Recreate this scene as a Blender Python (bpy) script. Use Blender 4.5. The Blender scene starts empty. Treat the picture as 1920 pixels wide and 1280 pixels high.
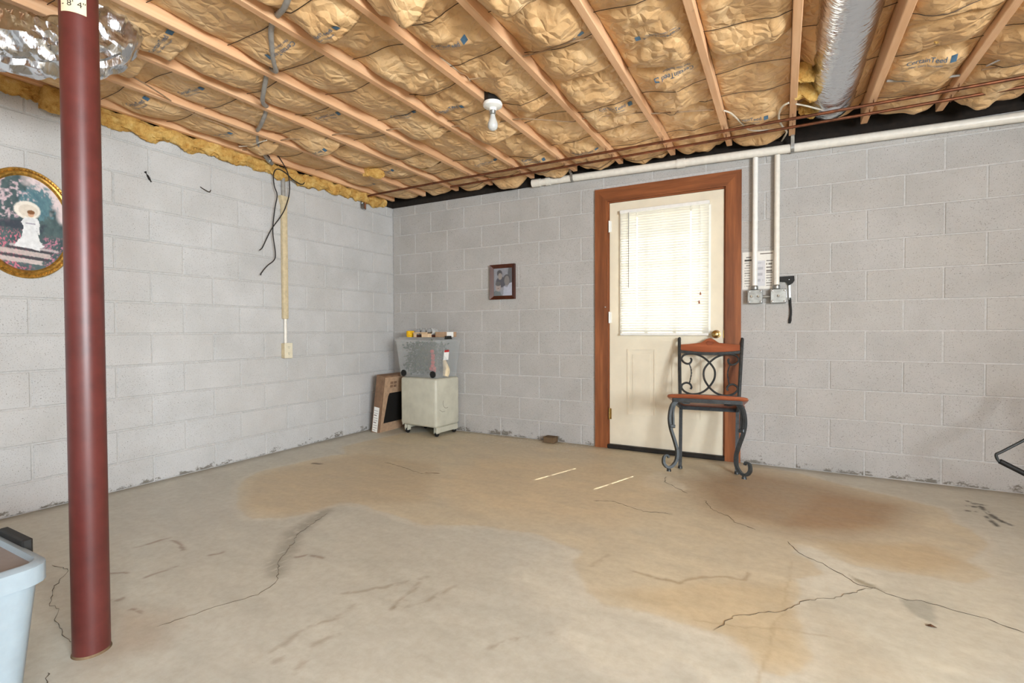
import bpy, bmesh, math, random
import numpy as np
from mathutils import Vector, Matrix

random.seed(7)
SC = bpy.context.scene
COL = SC.collection

# ------------------------------------------------------------------ camera
F_PX, CY_PX, YAW, PITCH, ROLL = 933.78, 636.12, 0.4975, -0.0193, 0.004
CAM_H = 1.002
XL, YB = -3.665, 4.0921            # left wall plane, back wall plane
XR, YF = 2.9, -2.6                 # unseen walls
ZJ, ZT = 2.35, 2.30                # joist undersides, top of the block walls
_fh = Vector((-math.sin(YAW), math.cos(YAW), 0)); _rt = Vector((math.cos(YAW), math.sin(YAW), 0)); _up = Vector((0, 0, 1))
_fw = _fh * math.cos(PITCH) + _up * math.sin(PITCH)
_u2 = -_fh * math.sin(PITCH) + _up * math.cos(PITCH)
_R = _rt * math.cos(ROLL) - _u2 * math.sin(ROLL)
_U = _rt * math.sin(ROLL) + _u2 * math.cos(ROLL)
cam = bpy.data.cameras.new('camera'); cam_o = bpy.data.objects.new('camera', cam); COL.objects.link(cam_o)
cam_o.matrix_world = Matrix(((_R.x, _U.x, -_fw.x, 0), (_R.y, _U.y, -_fw.y, 0), (_R.z, _U.z, -_fw.z, CAM_H), (0, 0, 0, 1)))
cam.sensor_width = 36.0; cam.lens = 36.0 * F_PX / 1920.0; cam.shift_y = (CY_PX - 640) / 1920.0
cam.clip_start = 0.02
SC.camera = cam_o

# ------------------------------------------------------------------ world, sun, lights, exposure
world = bpy.data.worlds.new('world'); SC.world = world; world.use_nodes = True
wn = world.node_tree.nodes; wl = world.node_tree.links
sky = wn.new('ShaderNodeTexSky'); sky.sky_type = 'NISHITA'; sky.sun_disc = False
sky.sun_elevation = math.radians(56.3); sky.sun_rotation = math.radians(20)
wl.new(sky.outputs[0], wn['Background'].inputs[0]); wn['Background'].inputs[1].default_value = 0.25

def add_light(name, kind, loc, direction, energy, color, size=None, size_y=None, angle=None):
    l = bpy.data.lights.new(name, kind); o = bpy.data.objects.new(name, l); COL.objects.link(o)
    o.location = loc; o.rotation_euler = Vector(direction).to_track_quat('-Z', 'Y').to_euler()
    l.energy = energy; l.color = color
    if kind == 'AREA':
        l.shape = 'RECTANGLE'; l.size = size; l.size_y = size_y
    if kind == 'SUN':
        l.angle = math.radians(angle)
    return o
SUN_DIR = Vector((-0.131, -0.355, -0.5676)).normalized()
add_light('sun', 'SUN', (0, 8, 6), SUN_DIR, 20.0, (1.0, 0.95, 0.86), angle=0.55)
# daylight from the bright yard reaching the door window, plus fill from windows added in the unseen walls
add_light('door_window_daylight', 'AREA', (-0.84, 4.75, 1.15), (0, -1, 0.18), 14.0, (1.0, 0.97, 0.88), 1.5, 1.3)
add_light('right_window_daylight', 'AREA', (XR - 0.03, -0.9, 1.45), (-1, 0.0, 0.22), 390.0, (0.885, 0.955, 1.0), 2.2, 1.1)
add_light('front_window_daylight', 'AREA', (0.6, YF + 0.03, 1.45), (-0.1, 1, 0.0), 10.0, (1.0, 0.98, 0.96), 2.4, 1.2)
SC.view_settings.view_transform = 'Standard'; SC.view_settings.look = 'None'
SC.view_settings.gamma = 1.0; SC.view_settings.use_curve_mapping = False
SC.view_settings.exposure = 0.36
SC.cycles.use_denoising = True
SC.cycles.max_bounces = 10; SC.cycles.diffuse_bounces = 6; SC.cycles.transparent_max_bounces = 24
SC.cycles.sample_clamp_indirect = 6.0

# ------------------------------------------------------------------ photo pixel -> place helpers
def ray(x, y):
    a = (x - 960) / F_PX; b = (CY_PX - y) / F_PX
    d = _fw + _R * a + _U * b
    return d
O = Vector((0, 0, CAM_H))
def onz(x, y, z=0.0):
    r = ray(x, y); return O + r * ((z - CAM_H) / r.z)
def ony(x, y, Y=YB):
    r = ray(x, y); return O + r * (Y / r.y)
def onx(x, y, X=XL):
    r = ray(x, y); return O + r * (X / r.x)

# ------------------------------------------------------------------ noise (numpy value noise)
_tabs = {}
def vn(x, y, seed=0):
    if seed not in _tabs: _tabs[seed] = np.random.RandomState(seed + 11).rand(128, 128)
    T = _tabs[seed]
    x = np.asarray(x, float); y = np.asarray(y, float)
    xi = np.floor(x).astype(int); yi = np.floor(y).astype(int); fx = x - xi; fy = y - yi
    sx = fx * fx * (3 - 2 * fx); sy = fy * fy * (3 - 2 * fy)
    a = T[xi % 128, yi % 128]; b = T[(xi + 1) % 128, yi % 128]; c = T[xi % 128, (yi + 1) % 128]; d = T[(xi + 1) % 128, (yi + 1) % 128]
    return (a * (1 - sx) + b * sx) * (1 - sy) + (c * (1 - sx) + d * sx) * sy
def fbm(x, y, seed=0, o=4):
    s = 0; a = 0.5; t = 0
    for i in range(o):
        s = s + a * vn(x * 2 ** i, y * 2 ** i, seed + i * 7); t += a; a *= 0.5
    return s / t
def ridge(x, y, seed=0):
    return 1 - np.abs(2 * vn(x, y, seed) - 1) * 1.6

def facet(x, y, seed=0):
    """heights joined by flat triangles: creased paper"""
    if ('f', seed) not in _tabs: _tabs[('f', seed)] = np.random.RandomState(seed + 3).rand(128, 128)
    T = _tabs[('f', seed)]; x = np.asarray(x, float); y = np.asarray(y, float)
    xi = np.floor(x).astype(int); yi = np.floor(y).astype(int); fx = x - xi; fy = y - yi
    a = T[xi % 128, yi % 128]; b = T[(xi + 1) % 128, yi % 128]; c = T[xi % 128, (yi + 1) % 128]; d = T[(xi + 1) % 128, (yi + 1) % 128]
    return np.where(fx > fy, a + fx * (b - a) + fy * (d - b), a + fy * (c - a) + fx * (d - c)) - .5
def worley(x, y, seed=0):
    """F2-F1 cell noise: flat facets meeting in sharp creases, 0 on a crease"""
    if ('w', seed) not in _tabs:
        Rs = np.random.RandomState(seed + 5); _tabs[('w', seed)] = (Rs.rand(64, 64), Rs.rand(64, 64))
    A, B = _tabs[('w', seed)]; x = np.asarray(x, float); y = np.asarray(y, float)
    xi = np.floor(x).astype(int); yi = np.floor(y).astype(int); f1 = np.full(x.shape, 9.0); f2 = f1.copy()
    for i in (-1, 0, 1):
        for j in (-1, 0, 1):
            cx = xi + i; cy = yi + j; d = np.hypot(x - cx - A[cx % 64, cy % 64], y - cy - B[cx % 64, cy % 64])
            f2 = np.where(d < f1, f1, np.minimum(f2, d)); f1 = np.minimum(f1, d)
    return f2 - f1

# ------------------------------------------------------------------ materials
def lin(c):
    return tuple(((v / 255.0) / 12.92 if v / 255.0 <= 0.04045 else ((v / 255.0 + 0.055) / 1.055) ** 2.4) for v in c)
def L4(c): return (*lin(c), 1.0)
class Mat:
    def __init__(s, name, color=(128, 128, 128), rough=0.6, metal=0.0, spec=0.4):
        s.m = bpy.data.materials.new(name); s.m.use_nodes = True
        s.nt = s.m.node_tree; s.n = s.nt.nodes; s.l = s.nt.links
        s.b = s.n['Principled BSDF']
        s.b.inputs['Base Color'].default_value = L4(color); s.b.inputs['Roughness'].default_value = rough
        s.b.inputs['Metallic'].default_value = metal; s.b.inputs['Specular IOR Level'].default_value = spec
        s.color = color
    def node(s, t, **kw):
        n = s.n.new(t)
        for k, v in kw.items():
            if k in n.inputs: n.inputs[k].default_value = v
            else: setattr(n, k, v)
        return n
    def coord(s, scale=(1, 1, 1), kind='Object'):
        tc = s.n.new('ShaderNodeTexCoord'); mp = s.n.new('ShaderNodeMapping'); mp.inputs['Scale'].default_value = scale
        s.l.new(tc.outputs[kind], mp.inputs[0]); return mp.outputs[0]
    def world(s, scale=(1, 1, 1)):
        g = s.n.new('ShaderNodeNewGeometry'); mp = s.n.new('ShaderNodeMapping'); mp.inputs['Scale'].default_value = scale
        s.l.new(g.outputs['Position'], mp.inputs[0]); return mp.outputs[0]
    def noise(s, vec, scale, detail=4, rough=0.6):
        n = s.n.new('ShaderNodeTexNoise'); n.inputs['Scale'].default_value = scale; n.inputs['Detail'].default_value = detail
        n.inputs['Roughness'].default_value = rough; s.l.new(vec, n.inputs['Vector']); return n.outputs['Fac']
    def ramp(s, fac, stops, interp='LINEAR'):
        r = s.n.new('ShaderNodeValToRGB'); r.color_ramp.interpolation = interp
        e = r.color_ramp.elements
        while len(e) < len(stops): e.new(0.5)
        for el, (p, c) in zip(e, stops):
            el.position = p; el.color = c if len(c) == 4 else L4(c)
        s.l.new(fac, r.inputs[0]); return r.outputs[0]
    def mix(s, a, b, fac, mode='MIX'):
        m = s.n.new('ShaderNodeMix'); m.data_type = 'RGBA'; m.blend_type = mode
        for sock, v in ((m.inputs['A'], a), (m.inputs['B'], b), (m.inputs['Factor'], fac)):
            sock = sock
        ins = [i for i in m.inputs if i.enabled]
        fa, A, B = m.inputs[0], m.inputs[6], m.inputs[7]
        for sock, v in ((fa, fac), (A, a), (B, b)):
            if hasattr(v, 'is_output'): s.l.new(v, sock)
            elif isinstance(v, (int, float)): sock.default_value = v
            else: sock.default_value = v if len(v) == 4 else L4(v)
        return m.outputs[2]
    def base(s, sock): s.l.new(sock, s.b.inputs['Base Color']); return s
    def bump(s, h, strength=0.3, dist=0.01):
        n = s.n.new('ShaderNodeBump'); n.inputs['Strength'].default_value = strength; n.inputs['Distance'].default_value = dist
        if s.b.inputs['Normal'].is_linked:
            s.l.new(s.b.inputs['Normal'].links[0].from_socket, n.inputs['Normal'])
        s.l.new(h, n.inputs['Height']); s.l.new(n.outputs[0], s.b.inputs['Normal']); return s

def plain(name, color, rough=0.5, metal=0.0, spec=0.4, var=0.12, scale=30, bump=0.0):
    m = Mat(name, color, rough, metal, spec)
    v = m.coord(); n = m.noise(v, scale, 5)
    lo = tuple(max(0, c * (1 - var)) for c in color); hi = tuple(min(255, c * (1 + var * 0.6)) for c in color)
    m.base(m.ramp(n, [(0.3, lo), (0.7, hi)]))
    if bump: m.bump(n, bump, 0.004)
    return m.m

M = {}
def wall_paint(name='painted_block', lo=(182, 182, 181), hi=(198, 198, 198)):
    m = Mat(name, (196, 196, 196), 0.75, 0, 0.25)
    v = m.world()
    n1 = m.noise(v, 3.0, 5); n2 = m.noise(v, 170, 3, 0.7); n3 = m.noise(v, 60, 4, 0.65)
    c = m.ramp(n1, [(0.3, lo), (0.7, hi)])
    pits = m.ramp(n2, [(0.335, (0, 0, 0, 1)), (0.40, (1, 1, 1, 1))])
    c = m.mix((118, 114, 108), c, pits)
    oi = m.n.new('ShaderNodeObjectInfo')
    c = m.mix(c, (186, 180, 172), m.ramp(oi.outputs['Random'], [(0.55, (0, 0, 0, 1)), (1.0, (0.18, 0.18, 0.18, 1))]))
    # rising damp and flaked paint along the foot of the wall
    g = m.n.new('ShaderNodeNewGeometry'); sx = m.n.new('ShaderNodeSeparateXYZ'); m.l.new(g.outputs['Position'], sx.inputs[0])
    low = m.n.new('ShaderNodeMapRange'); low.inputs[1].default_value = 0.0; low.inputs[2].default_value = 0.17; low.inputs[3].default_value = 0.22; low.inputs[4].default_value = -0.22
    m.l.new(sx.outputs[2], low.inputs[0])
    nb = m.noise(m.world((1, 1, 1.6)), 9, 6, 0.75)
    ad = m.n.new('ShaderNodeMath'); ad.operation = 'ADD'; m.l.new(low.outputs[0], ad.inputs[0]); m.l.new(nb, ad.inputs[1])
    mask = m.ramp(ad.outputs[0], [(0.68, (0, 0, 0, 1)), (0.74, (1, 1, 1, 1))])
    c = m.mix(c, (120, 116, 108), mask)
    m.base(c); m.bump(n3, 0.25, 0.006); m.bump(n2, 0.25, 0.003)
    return m.m
M['block'] = wall_paint()
M['block_grey'] = wall_paint('duller_painted_block', (168, 166, 163), (182, 180, 178))  # darker copy of the block paint; back wall's weaker light put into the colour
def joint_paint():
    m = Mat('painted_mortar', (190, 190, 190), 0.8, 0, 0.2)
    n = m.noise(m.world(), 60, 4); m.base(m.ramp(n, [(0.3, (176, 175, 173)), (0.7, (194, 194, 193))])); m.bump(n, 0.3, 0.003); return m.m
M['mortar'] = joint_paint()
def floor_mat():
    m = Mat('stained_concrete', (170, 160, 140), 0.55, 0, 0.35)
    a = m.n.new('ShaderNodeVertexColor'); a.layer_name = 'Stain'
    v = m.world(); n1 = m.noise(m.world((1, 2.2, 1)), 5, 6, 0.65); n2 = m.noise(v, 120, 3, 0.7); n3 = m.noise(v, 28, 5, 0.7)
    c = m.mix(a.outputs[0], m.ramp(n1, [(0.3, (190, 188, 182)), (0.7, (255, 255, 255))]), 0.32, 'MULTIPLY')
    c = m.mix(c, m.ramp(n3, [(0.35, (214, 206, 194)), (0.6, (255, 255, 255))]), 0.3, 'MULTIPLY')
    c = m.mix(c, (108, 98, 84), m.ramp(n2, [(0.24, (0.6, 0.6, 0.6, 1)), (0.30, (0, 0, 0, 1))]))
    m.base(c); m.bump(n3, 0.12, 0.004); m.bump(n2, 0.1, 0.001)
    r = m.ramp(n1, [(0.3, (0.42, 0.42, 0.42, 1)), (0.7, (0.62, 0.62, 0.62, 1))]); m.l.new(r, m.b.inputs['Roughness'])
    return m.m
M['floor'] = floor_mat()
def wood_mat(name, dark, light, scale, along='Y', rough=0.6, spec=0.3, knots=True):
    m = Mat(name, light, rough, 0, spec)
    sc = {'Y': (14, 1.0, 14), 'X': (1.0, 14, 14), 'Z': (14, 14, 1.0)}[along]
    v = m.world(sc); n = m.noise(v, scale, 6, 0.6)
    c = m.ramp(n, [(0.25, dark), (0.5, tuple((a + b) / 2 for a, b in zip(dark, light))), (0.72, light)])
    if knots:
        k = m.noise(m.world((3, 3, 3)), 2.4, 2); c = m.mix(c, tuple(x * 0.55 for x in dark), m.ramp(k, [(0.74, (0, 0, 0, 1)), (0.80, (0.7, 0.7, 0.7, 1))]))
    m.base(c); m.bump(n, 0.08, 0.002); return m.m
M['pine'] = wood_mat('pine_joist', (206, 156, 114), (232, 192, 152), 1.6, 'Y')
M['casing'] = wood_mat('stained_casing', (100, 56, 32), (162, 98, 58), 1.5, 'Z', 0.4, 0.45)
M['casing_x'] = wood_mat('stained_casing_head', (100, 56, 32), (162, 98, 58), 1.5, 'X', 0.4, 0.45)
M['deck'] = wood_mat('subfloor', (90, 62, 38), (130, 96, 62), 1.0, 'X')
M['rim'] = plain('rim_board', (34, 27, 21), 0.9, var=0.3)
def kraft_mat():
    m = Mat('kraft_paper', (196, 152, 98), 0.5, 0, 0.35)
    v = m.world(); n = m.noise(m.world((1, .35, 1)), 9, 5, 0.6); f = m.noise(v, 60, 3); 
    c = m.ramp(n, [(0.25, (192, 150, 102)), (0.5, (208, 170, 122)), (0.75, (222, 190, 146))])
    c = m.mix(c, (150, 106, 60), m.ramp(f, [(0.28, (0.35, 0.35, 0.35, 1)), (0.42, (0, 0, 0, 1))]))
    vo = m.n.new('ShaderNodeTexVoronoi'); vo.feature = 'DISTANCE_TO_EDGE'; vo.inputs['Scale'].default_value = 17
    w = m.n.new('ShaderNodeMix'); w.data_type = 'VECTOR'; w.inputs[0].default_value = 0.12
    nn = m.n.new('ShaderNodeTexNoise'); nn.inputs['Scale'].default_value = 6; m.l.new(v, nn.inputs['Vector'])
    m.l.new(v, w.inputs[4]); m.l.new(nn.outputs['Color'], w.inputs[5]); m.l.new(w.outputs[1], vo.inputs['Vector'])
    m.base(c); m.bump(m.noise(v, 34, 4, 0.6), 0.5, 0.008); m.bump(vo.outputs['Distance'], 0.9, 0.022)
    return m.m
M['kraft'] = kraft_mat()
def fiber_mat():
    m = Mat('fibreglass', (222, 190, 100), 0.95, 0, 0.05)
    v = m.world(); n = m.noise(v, 14, 6, 0.75); f = m.noise(v, 90, 4, 0.8)
    c = m.ramp(n, [(0.28, (120, 78, 38)), (0.42, (204, 156, 84)), (0.6, (226, 188, 114)), (0.8, (238, 216, 164))])
    m.base(c); m.bump(f, 0.8, 0.012); m.bump(n, 0.6, 0.02); return m.m
M['fiber'] = fiber_mat()
def foil_mat():
    m = Mat('foil', (216, 220, 226), 0.22, 1.0, 0.5)
    v = m.world(); n = m.noise(m.world((1, 1.6, 1)), 22, 2, 0.5); w = m.noise(m.world((1, 3.5, 1)), 14, 2)
    m.bump(n, 0.28, 0.010); m.bump(w, 0.4, 0.01)
    m.l.new(m.ramp(n, [(0.3, (0.13, 0.13, 0.13, 1)), (0.7, (0.27, 0.27, 0.27, 1))]), m.b.inputs['Roughness']); return m.m
M['foil'] = foil_mat()
M['red_steel'] = plain('red_oxide_paint', (88, 39, 35), 0.40, 0.0, 0.45, 0.12, 14, 0.05)
M['pvc'] = plain('white_pvc', (228, 224, 214), 0.35, var=0.04)
M['copper'] = plain('tarnished_copper', (120, 74, 50), 0.45, 0.7, 0.5, 0.25, 20)
M['galv'] = plain('galvanised_steel', (172, 174, 172), 0.38, 0.85, 0.5, 0.15, 25)
M['steel'] = plain('bright_steel', (200, 202, 204), 0.2, 1.0, 0.5, 0.08)
M['black'] = plain('black_rubber', (24, 23, 22), 0.6, var=0.2)
M['blackcord'] = plain('black_cord', (34, 32, 32), 0.5)
M['cable_grey'] = plain('grey_cable_sheath', (150, 146, 140), 0.5, var=0.1)
M['cable_white'] = plain('white_cable_sheath', (214, 206, 190), 0.5, var=0.08)
M['cable_tan'] = plain('tan_cable_sheath', (150, 122, 92), 0.6, var=0.15)
M['wire'] = plain('spring_wire', (52, 40, 30), 0.5, 0.5)
M['door'] = plain('cream_door_paint', (226, 217, 196), 0.45, var=0.03, scale=6)
M['white'] = plain('white_plastic', (232, 232, 228), 0.4, var=0.03)
M['tan_paint'] = plain('yellowed_paint', (206, 190, 156), 0.55, var=0.08)
M['ivory'] = plain('ivory_plastic', (222, 214, 190), 0.4, var=0.03)
M['dark'] = plain('dark_slot', (20, 18, 16), 0.7)
M['brass'] = plain('antique_brass', (188, 160, 104), 0.25, 1.0, 0.5, 0.15)
M['gold'] = plain('gilt_moulding', (190, 146, 70), 0.35, 0.75, 0.5, 0.25, 60, 0.2)
M['frame'] = wood_mat('dark_frame_wood', (52, 22, 12), (88, 40, 22), 2.0, 'Z', 0.35, 0.5, False)
M['iron'] = plain('wrought_iron', (66, 70, 72), 0.42, 0.55, 0.5, 0.2, 40, 0.05)
M['chairwood'] = wood_mat('chair_wood', (122, 62, 38), (170, 98, 66), 2.0, 'X', 0.34, 0.5, False)
M['cart'] = plain('grey_putty_plastic', (192, 190, 174), 0.4, var=0.06, scale=9)
M['tote'] = plain('blue_grey_plastic', (144, 157, 165), 0.42, var=0.03)
M['lid'] = plain('grey_lid_plastic', (132, 122, 116), 0.45, var=0.05)
M['card'] = plain('brown_cardboard', (128, 100, 78), 0.8, var=0.12, scale=18)
M['card_light'] = plain('tan_cardboard', (176, 146, 118), 0.8, var=0.1)
M['yellow'] = plain('yellow_foam', (226, 176, 20), 0.8, var=0.2, scale=60, bump=0.4)
M['stick'] = wood_mat('pale_wood', (196, 166, 130), (226, 202, 170), 2.0, 'X', 0.6, 0.3, False)
M['scrap'] = wood_mat('weathered_wood', (84, 66, 48), (124, 104, 80), 2.0, 'X', 0.8, 0.2)
M['leaf'] = plain('dark_green_leaf', (50, 66, 48), 0.6, var=0.4, scale=20)
M['red'] = plain('red_berry', (176, 40, 40), 0.45, var=0.2)
M['cream_cloth'] = plain('cream_cloth', (222, 204, 170), 0.8)
M['pink'] = plain('pink_cloth', (206, 96, 100), 0.8, var=0.2)
M['paper'] = plain('label_paper', (236, 236, 232), 0.6, var=0.02)
M['kraftlabel'] = plain('buff_label', (216, 200, 166), 0.6, var=0.04)
M['ink'] = plain('black_ink', (28, 26, 26), 0.6)
M['blueink'] = plain('blue_ink', (70, 104, 130), 0.6, var=0.2)
M['crack'] = plain('crack_shadow', (84, 75, 62), 0.9, var=0.2)
M['threshold'] = plain('threshold_rubber', (34, 31, 29), 0.5, var=0.2)
M['leafdry'] = plain('dry_leaf', (84, 56, 34), 0.8, var=0.3)
M['ground'] = plain('sunlit_concrete', (208, 204, 194), 0.8, var=0.05)
def clear_mat(name, tint, amount, rough=0.05, trans=0.0):
    m = Mat(name, tint, rough, 0, 0.5)
    t = m.n.new('ShaderNodeBsdfTransparent'); mx = m.n.new('ShaderNodeMixShader'); mx.inputs[0].default_value = amount
    src = m.b.outputs[0]
    if trans:
        tr = m.n.new('ShaderNodeBsdfTranslucent'); tr.inputs[0].default_value = L4(tint); m2 = m.n.new('ShaderNodeMixShader'); m2.inputs[0].default_value = trans
        m.l.new(src, m2.inputs[1]); m.l.new(tr.outputs[0], m2.inputs[2]); src = m2.outputs[0]
    m.l.new(t.outputs[0], mx.inputs[1]); m.l.new(src, mx.inputs[2]); m.l.new(mx.outputs[0], m.n['Material Output'].inputs[0])
    return m.m
M['glass'] = clear_mat('window_glass', (235, 240, 240), 0.06, 0.02)
M['jar'] = clear_mat('jar_glass', (215, 220, 218), 0.35, 0.05)
M['frost'] = clear_mat('frosted_plastic', (226, 230, 230), 0.22, 0.35, 0.3)
def slat_mat():
    m = Mat('blind_vinyl', (240, 238, 228), 0.45, 0, 0.4)
    n = m.noise(m.coord((1, 40, 40)), 8, 2); m.base(m.ramp(n, [(0.3, (206, 204, 192)), (0.7, (216, 214, 204))]))
    tr = m.n.new('ShaderNodeBsdfTranslucent'); tr.inputs[0].default_value = L4((246, 243, 232)); mx = m.n.new('ShaderNodeMixShader'); mx.inputs[0].default_value = 0.12
    m.l.new(m.b.outputs[0], mx.inputs[1]); m.l.new(tr.outputs[0], mx.inputs[2]); m.l.new(mx.outputs[0], m.n['Material Output'].inputs[0])
    return m.m
M['slat'] = slat_mat()
def bulb_mat():
    m = Mat('frosted_bulb', (226, 228, 226), 0.25, 0, 0.5); n = m.noise(m.coord(), 20, 2); m.base(m.ramp(n, [(0.3, (190, 192, 190)), (0.7, (202, 204, 202))])); return m.m
M['bulb'] = bulb_mat()
def vcol_mat(name, rough=0.4):
    m = Mat(name, (200, 200, 200), rough, 0, 0.4); a = m.n.new('ShaderNodeVertexColor'); a.layer_name = 'Stain'
    n = m.noise(m.world(), 90, 2); m.base(m.mix(a.outputs[0], m.ramp(n, [(0.3, (236, 236, 236)), (0.7, (255, 255, 255))]), 0.5, 'MULTIPLY')); return m.m
M['print'] = vcol_mat('printed_picture', 0.35)

# ------------------------------------------------------------------ mesh building
class G:
    """collects faces; build() links them as one mesh object"""
    def __init__(s): s.v = []; s.f = []; s.mi = []; s.cur = 0
    def add(s, vs, fs):
        o = len(s.v); s.v += [tuple(p) for p in vs]
        s.f += [tuple(i + o for i in f) for f in fs]; s.mi += [s.cur] * len(fs); return s
    def box(s, a, b):
        (x0, y0, z0), (x1, y1, z1) = a, b
        return s.add([(x0, y0, z0), (x1, y0, z0), (x1, y1, z0), (x0, y1, z0), (x0, y0, z1), (x1, y0, z1), (x1, y1, z1), (x0, y1, z1)],
                     [(0, 3, 2, 1), (4, 5, 6, 7), (0, 1, 5, 4), (1, 2, 6, 5), (2, 3, 7, 6), (3, 0, 4, 7)])
    def rbox(s, a, b, r=0.005, seg=2, vertical_only=False, xform=None):
        bm = bmesh.new(); bmesh.ops.create_cube(bm, size=1.0)
        for v in bm.verts: v.co = Vector([a[i] + (v.co[i] + 0.5) * (b[i] - a[i]) for i in range(3)])
        ed = bm.edges[:]
        if vertical_only: ed = [e for e in ed if abs(e.verts[0].co.z - e.verts[1].co.z) > 1e-6]
        bmesh.ops.bevel(bm, geom=ed, offset=r, segments=seg, profile=0.5, affect='EDGES')
        bm.verts.index_update()
        vs = [xform(v.co) if xform else v.co.copy() for v in bm.verts]
        s.add(vs, [[v.index for v in f.verts] for f in bm.faces]); bm.free(); return s
    def lathe(s, prof, c=(0, 0, 0), axis='Z', n=20, xform=None, sx=1.0, sy=1.0):
        vs = []
        for r, h in prof:
            for k in range(n):
                t = 2 * math.pi * k / n; x, y = r * math.cos(t) * sx, r * math.sin(t) * sy
                p = {'Z': (x, y, h), 'X': (h, x, y), 'Y': (x, h, y)}[axis]
                p = Vector(p)
                if xform: p = xform(p)
                vs.append(p + Vector(c))
        fs = []
        for i in range(len(prof) - 1):
            for k in range(n):
                fs.append((i * n + k, i * n + (k + 1) % n, (i + 1) * n + (k + 1) % n, (i + 1) * n + k))
        if prof[0][0] > 1e-6: fs.append(tuple(range(n))[::-1])
        if prof[-1][0] > 1e-6: fs.append(tuple((len(prof) - 1) * n + k for k in range(n)))
        return s.add(vs, fs)
    def sweep(s, pts, sec, radius=None, closed=False, up=(0, 0, 1), cap=True, twist=0.0):
        """sec: list of 2-D section points; radius: optional per-point scale"""
        P = [Vector(p) for p in pts]; n = len(P); m = len(sec); vs = []
        T = []
        for i in range(n):
            a = P[(i - 1) % n] if closed or i > 0 else P[i]; b = P[(i + 1) % n] if closed or i < n - 1 else P[i]
            t = (b - a); T.append(t.normalized() if t.length > 1e-9 else Vector((0, 0, 1)))
        u = Vector(up); u = (u - T[0] * u.dot(T[0]))
        if u.length < 1e-4: u = Vector((1, 0, 0)) - T[0] * T[0].x
        u.normalize()
        for i in range(n):
            u = (u - T[i] * u.dot(T[i]))
            u = u.normalized() if u.length > 1e-6 else T[i].orthogonal().normalized()
            w = T[i].cross(u); k = radius[i] if radius is not None else 1.0
            ca, sa = math.cos(twist * i), math.sin(twist * i)
            for (a, b) in sec:
                a2, b2 = a * ca - b * sa, a * sa + b * ca
                vs.append(P[i] + u * (a2 * k) + w * (b2 * k))
        fs = []
        for i in range(n if closed else n - 1):
            j = (i + 1) % n
            for q in range(m): fs.append((i * m + q, i * m + (q + 1) % m, j * m + (q + 1) % m, j * m + q))
        if cap and not closed:
            fs.append(tuple(range(m))[::-1]); fs.append(tuple((n - 1) * m + q for q in range(m)))
        return s.add(vs, fs)
    def tube(s, pts, r, n=8, **kw):
        return s.sweep(pts, [(r * math.cos(2 * math.pi * k / n), r * math.sin(2 * math.pi * k / n)) for k in range(n)], **kw)
    def prism(s, poly, d0, d1, axis='Y'):
        """poly: 2-D outline in the plane across axis"""
        n = len(poly); mk = {'Y': lambda a, b, d: (a, d, b), 'X': lambda a, b, d: (d, a, b), 'Z': lambda a, b, d: (a, b, d)}[axis]
        vs = [mk(a, b, d0) for a, b in poly] + [mk(a, b, d1) for a, b in poly]
        fs = [tuple(range(n)), tuple(range(2 * n - 1, n - 1, -1))] + [(i, i + n, (i + 1) % n + n, (i + 1) % n) for i in range(n)]
        return s.add(vs, fs)
    def build(s, name, mats, parent=None, smooth=False, auto=True):
        me = bpy.data.meshes.new(name); me.from_pydata(s.v, [], s.f)
        for m in (mats if isinstance(mats, (list, tuple)) else [mats]): me.materials.append(M[m] if isinstance(m, str) else m)
        if any(s.mi): me.polygons.foreach_set('material_index', s.mi)
        bm = bmesh.new(); bm.from_mesh(me); bmesh.ops.recalc_face_normals(bm, faces=bm.faces)
        if smooth:
            for f in bm.faces: f.smooth = True
            for e in bm.edges:
                if len(e.link_faces) == 2 and e.calc_face_angle(0) > 0.7: e.smooth = False
        bm.to_mesh(me); bm.free(); me.update()
        return link(name, me, parent)
def link(name, me, parent=None):
    o = bpy.data.objects.new(name, me); COL.objects.link(o)
    if parent: o.parent = parent
    return o
def thing(name, label, cat, loc=(0, 0, 0), rot=(0, 0, 0), group=None, kind=None):
    o = bpy.data.objects.new(name, None); COL.objects.link(o); o.location = loc; o.rotation_euler = rot
    o.empty_display_size = 0.05
    tag(o, label, cat, group, kind); return o
def tag(o, label=None, cat=None, group=None, kind=None):
    if label: o['label'] = label
    if cat: o['category'] = cat
    if group: o['group'] = group
    if kind: o['kind'] = kind
    return o
def smooth_path(pts, sub=6, closed=False):
    P = [Vector(p) for p in pts]; n = len(P); out = []
    rng = range(n if closed else n - 1)
    for i in rng:
        g = lambda k: P[k % n] if closed else P[min(max(k, 0), n - 1)]
        p0, p1, p2, p3 = g(i - 1), g(i), g(i + 1), g(i + 2)
        for k in range(sub):
            t = k / sub
            out.append(0.5 * ((2 * p1) + (p2 - p0) * t + (2 * p0 - 5 * p1 + 4 * p2 - p3) * t * t + (3 * p1 - p0 - 3 * p2 + p3) * t ** 3))
    if not closed: out.append(P[-1])
    return out
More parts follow.
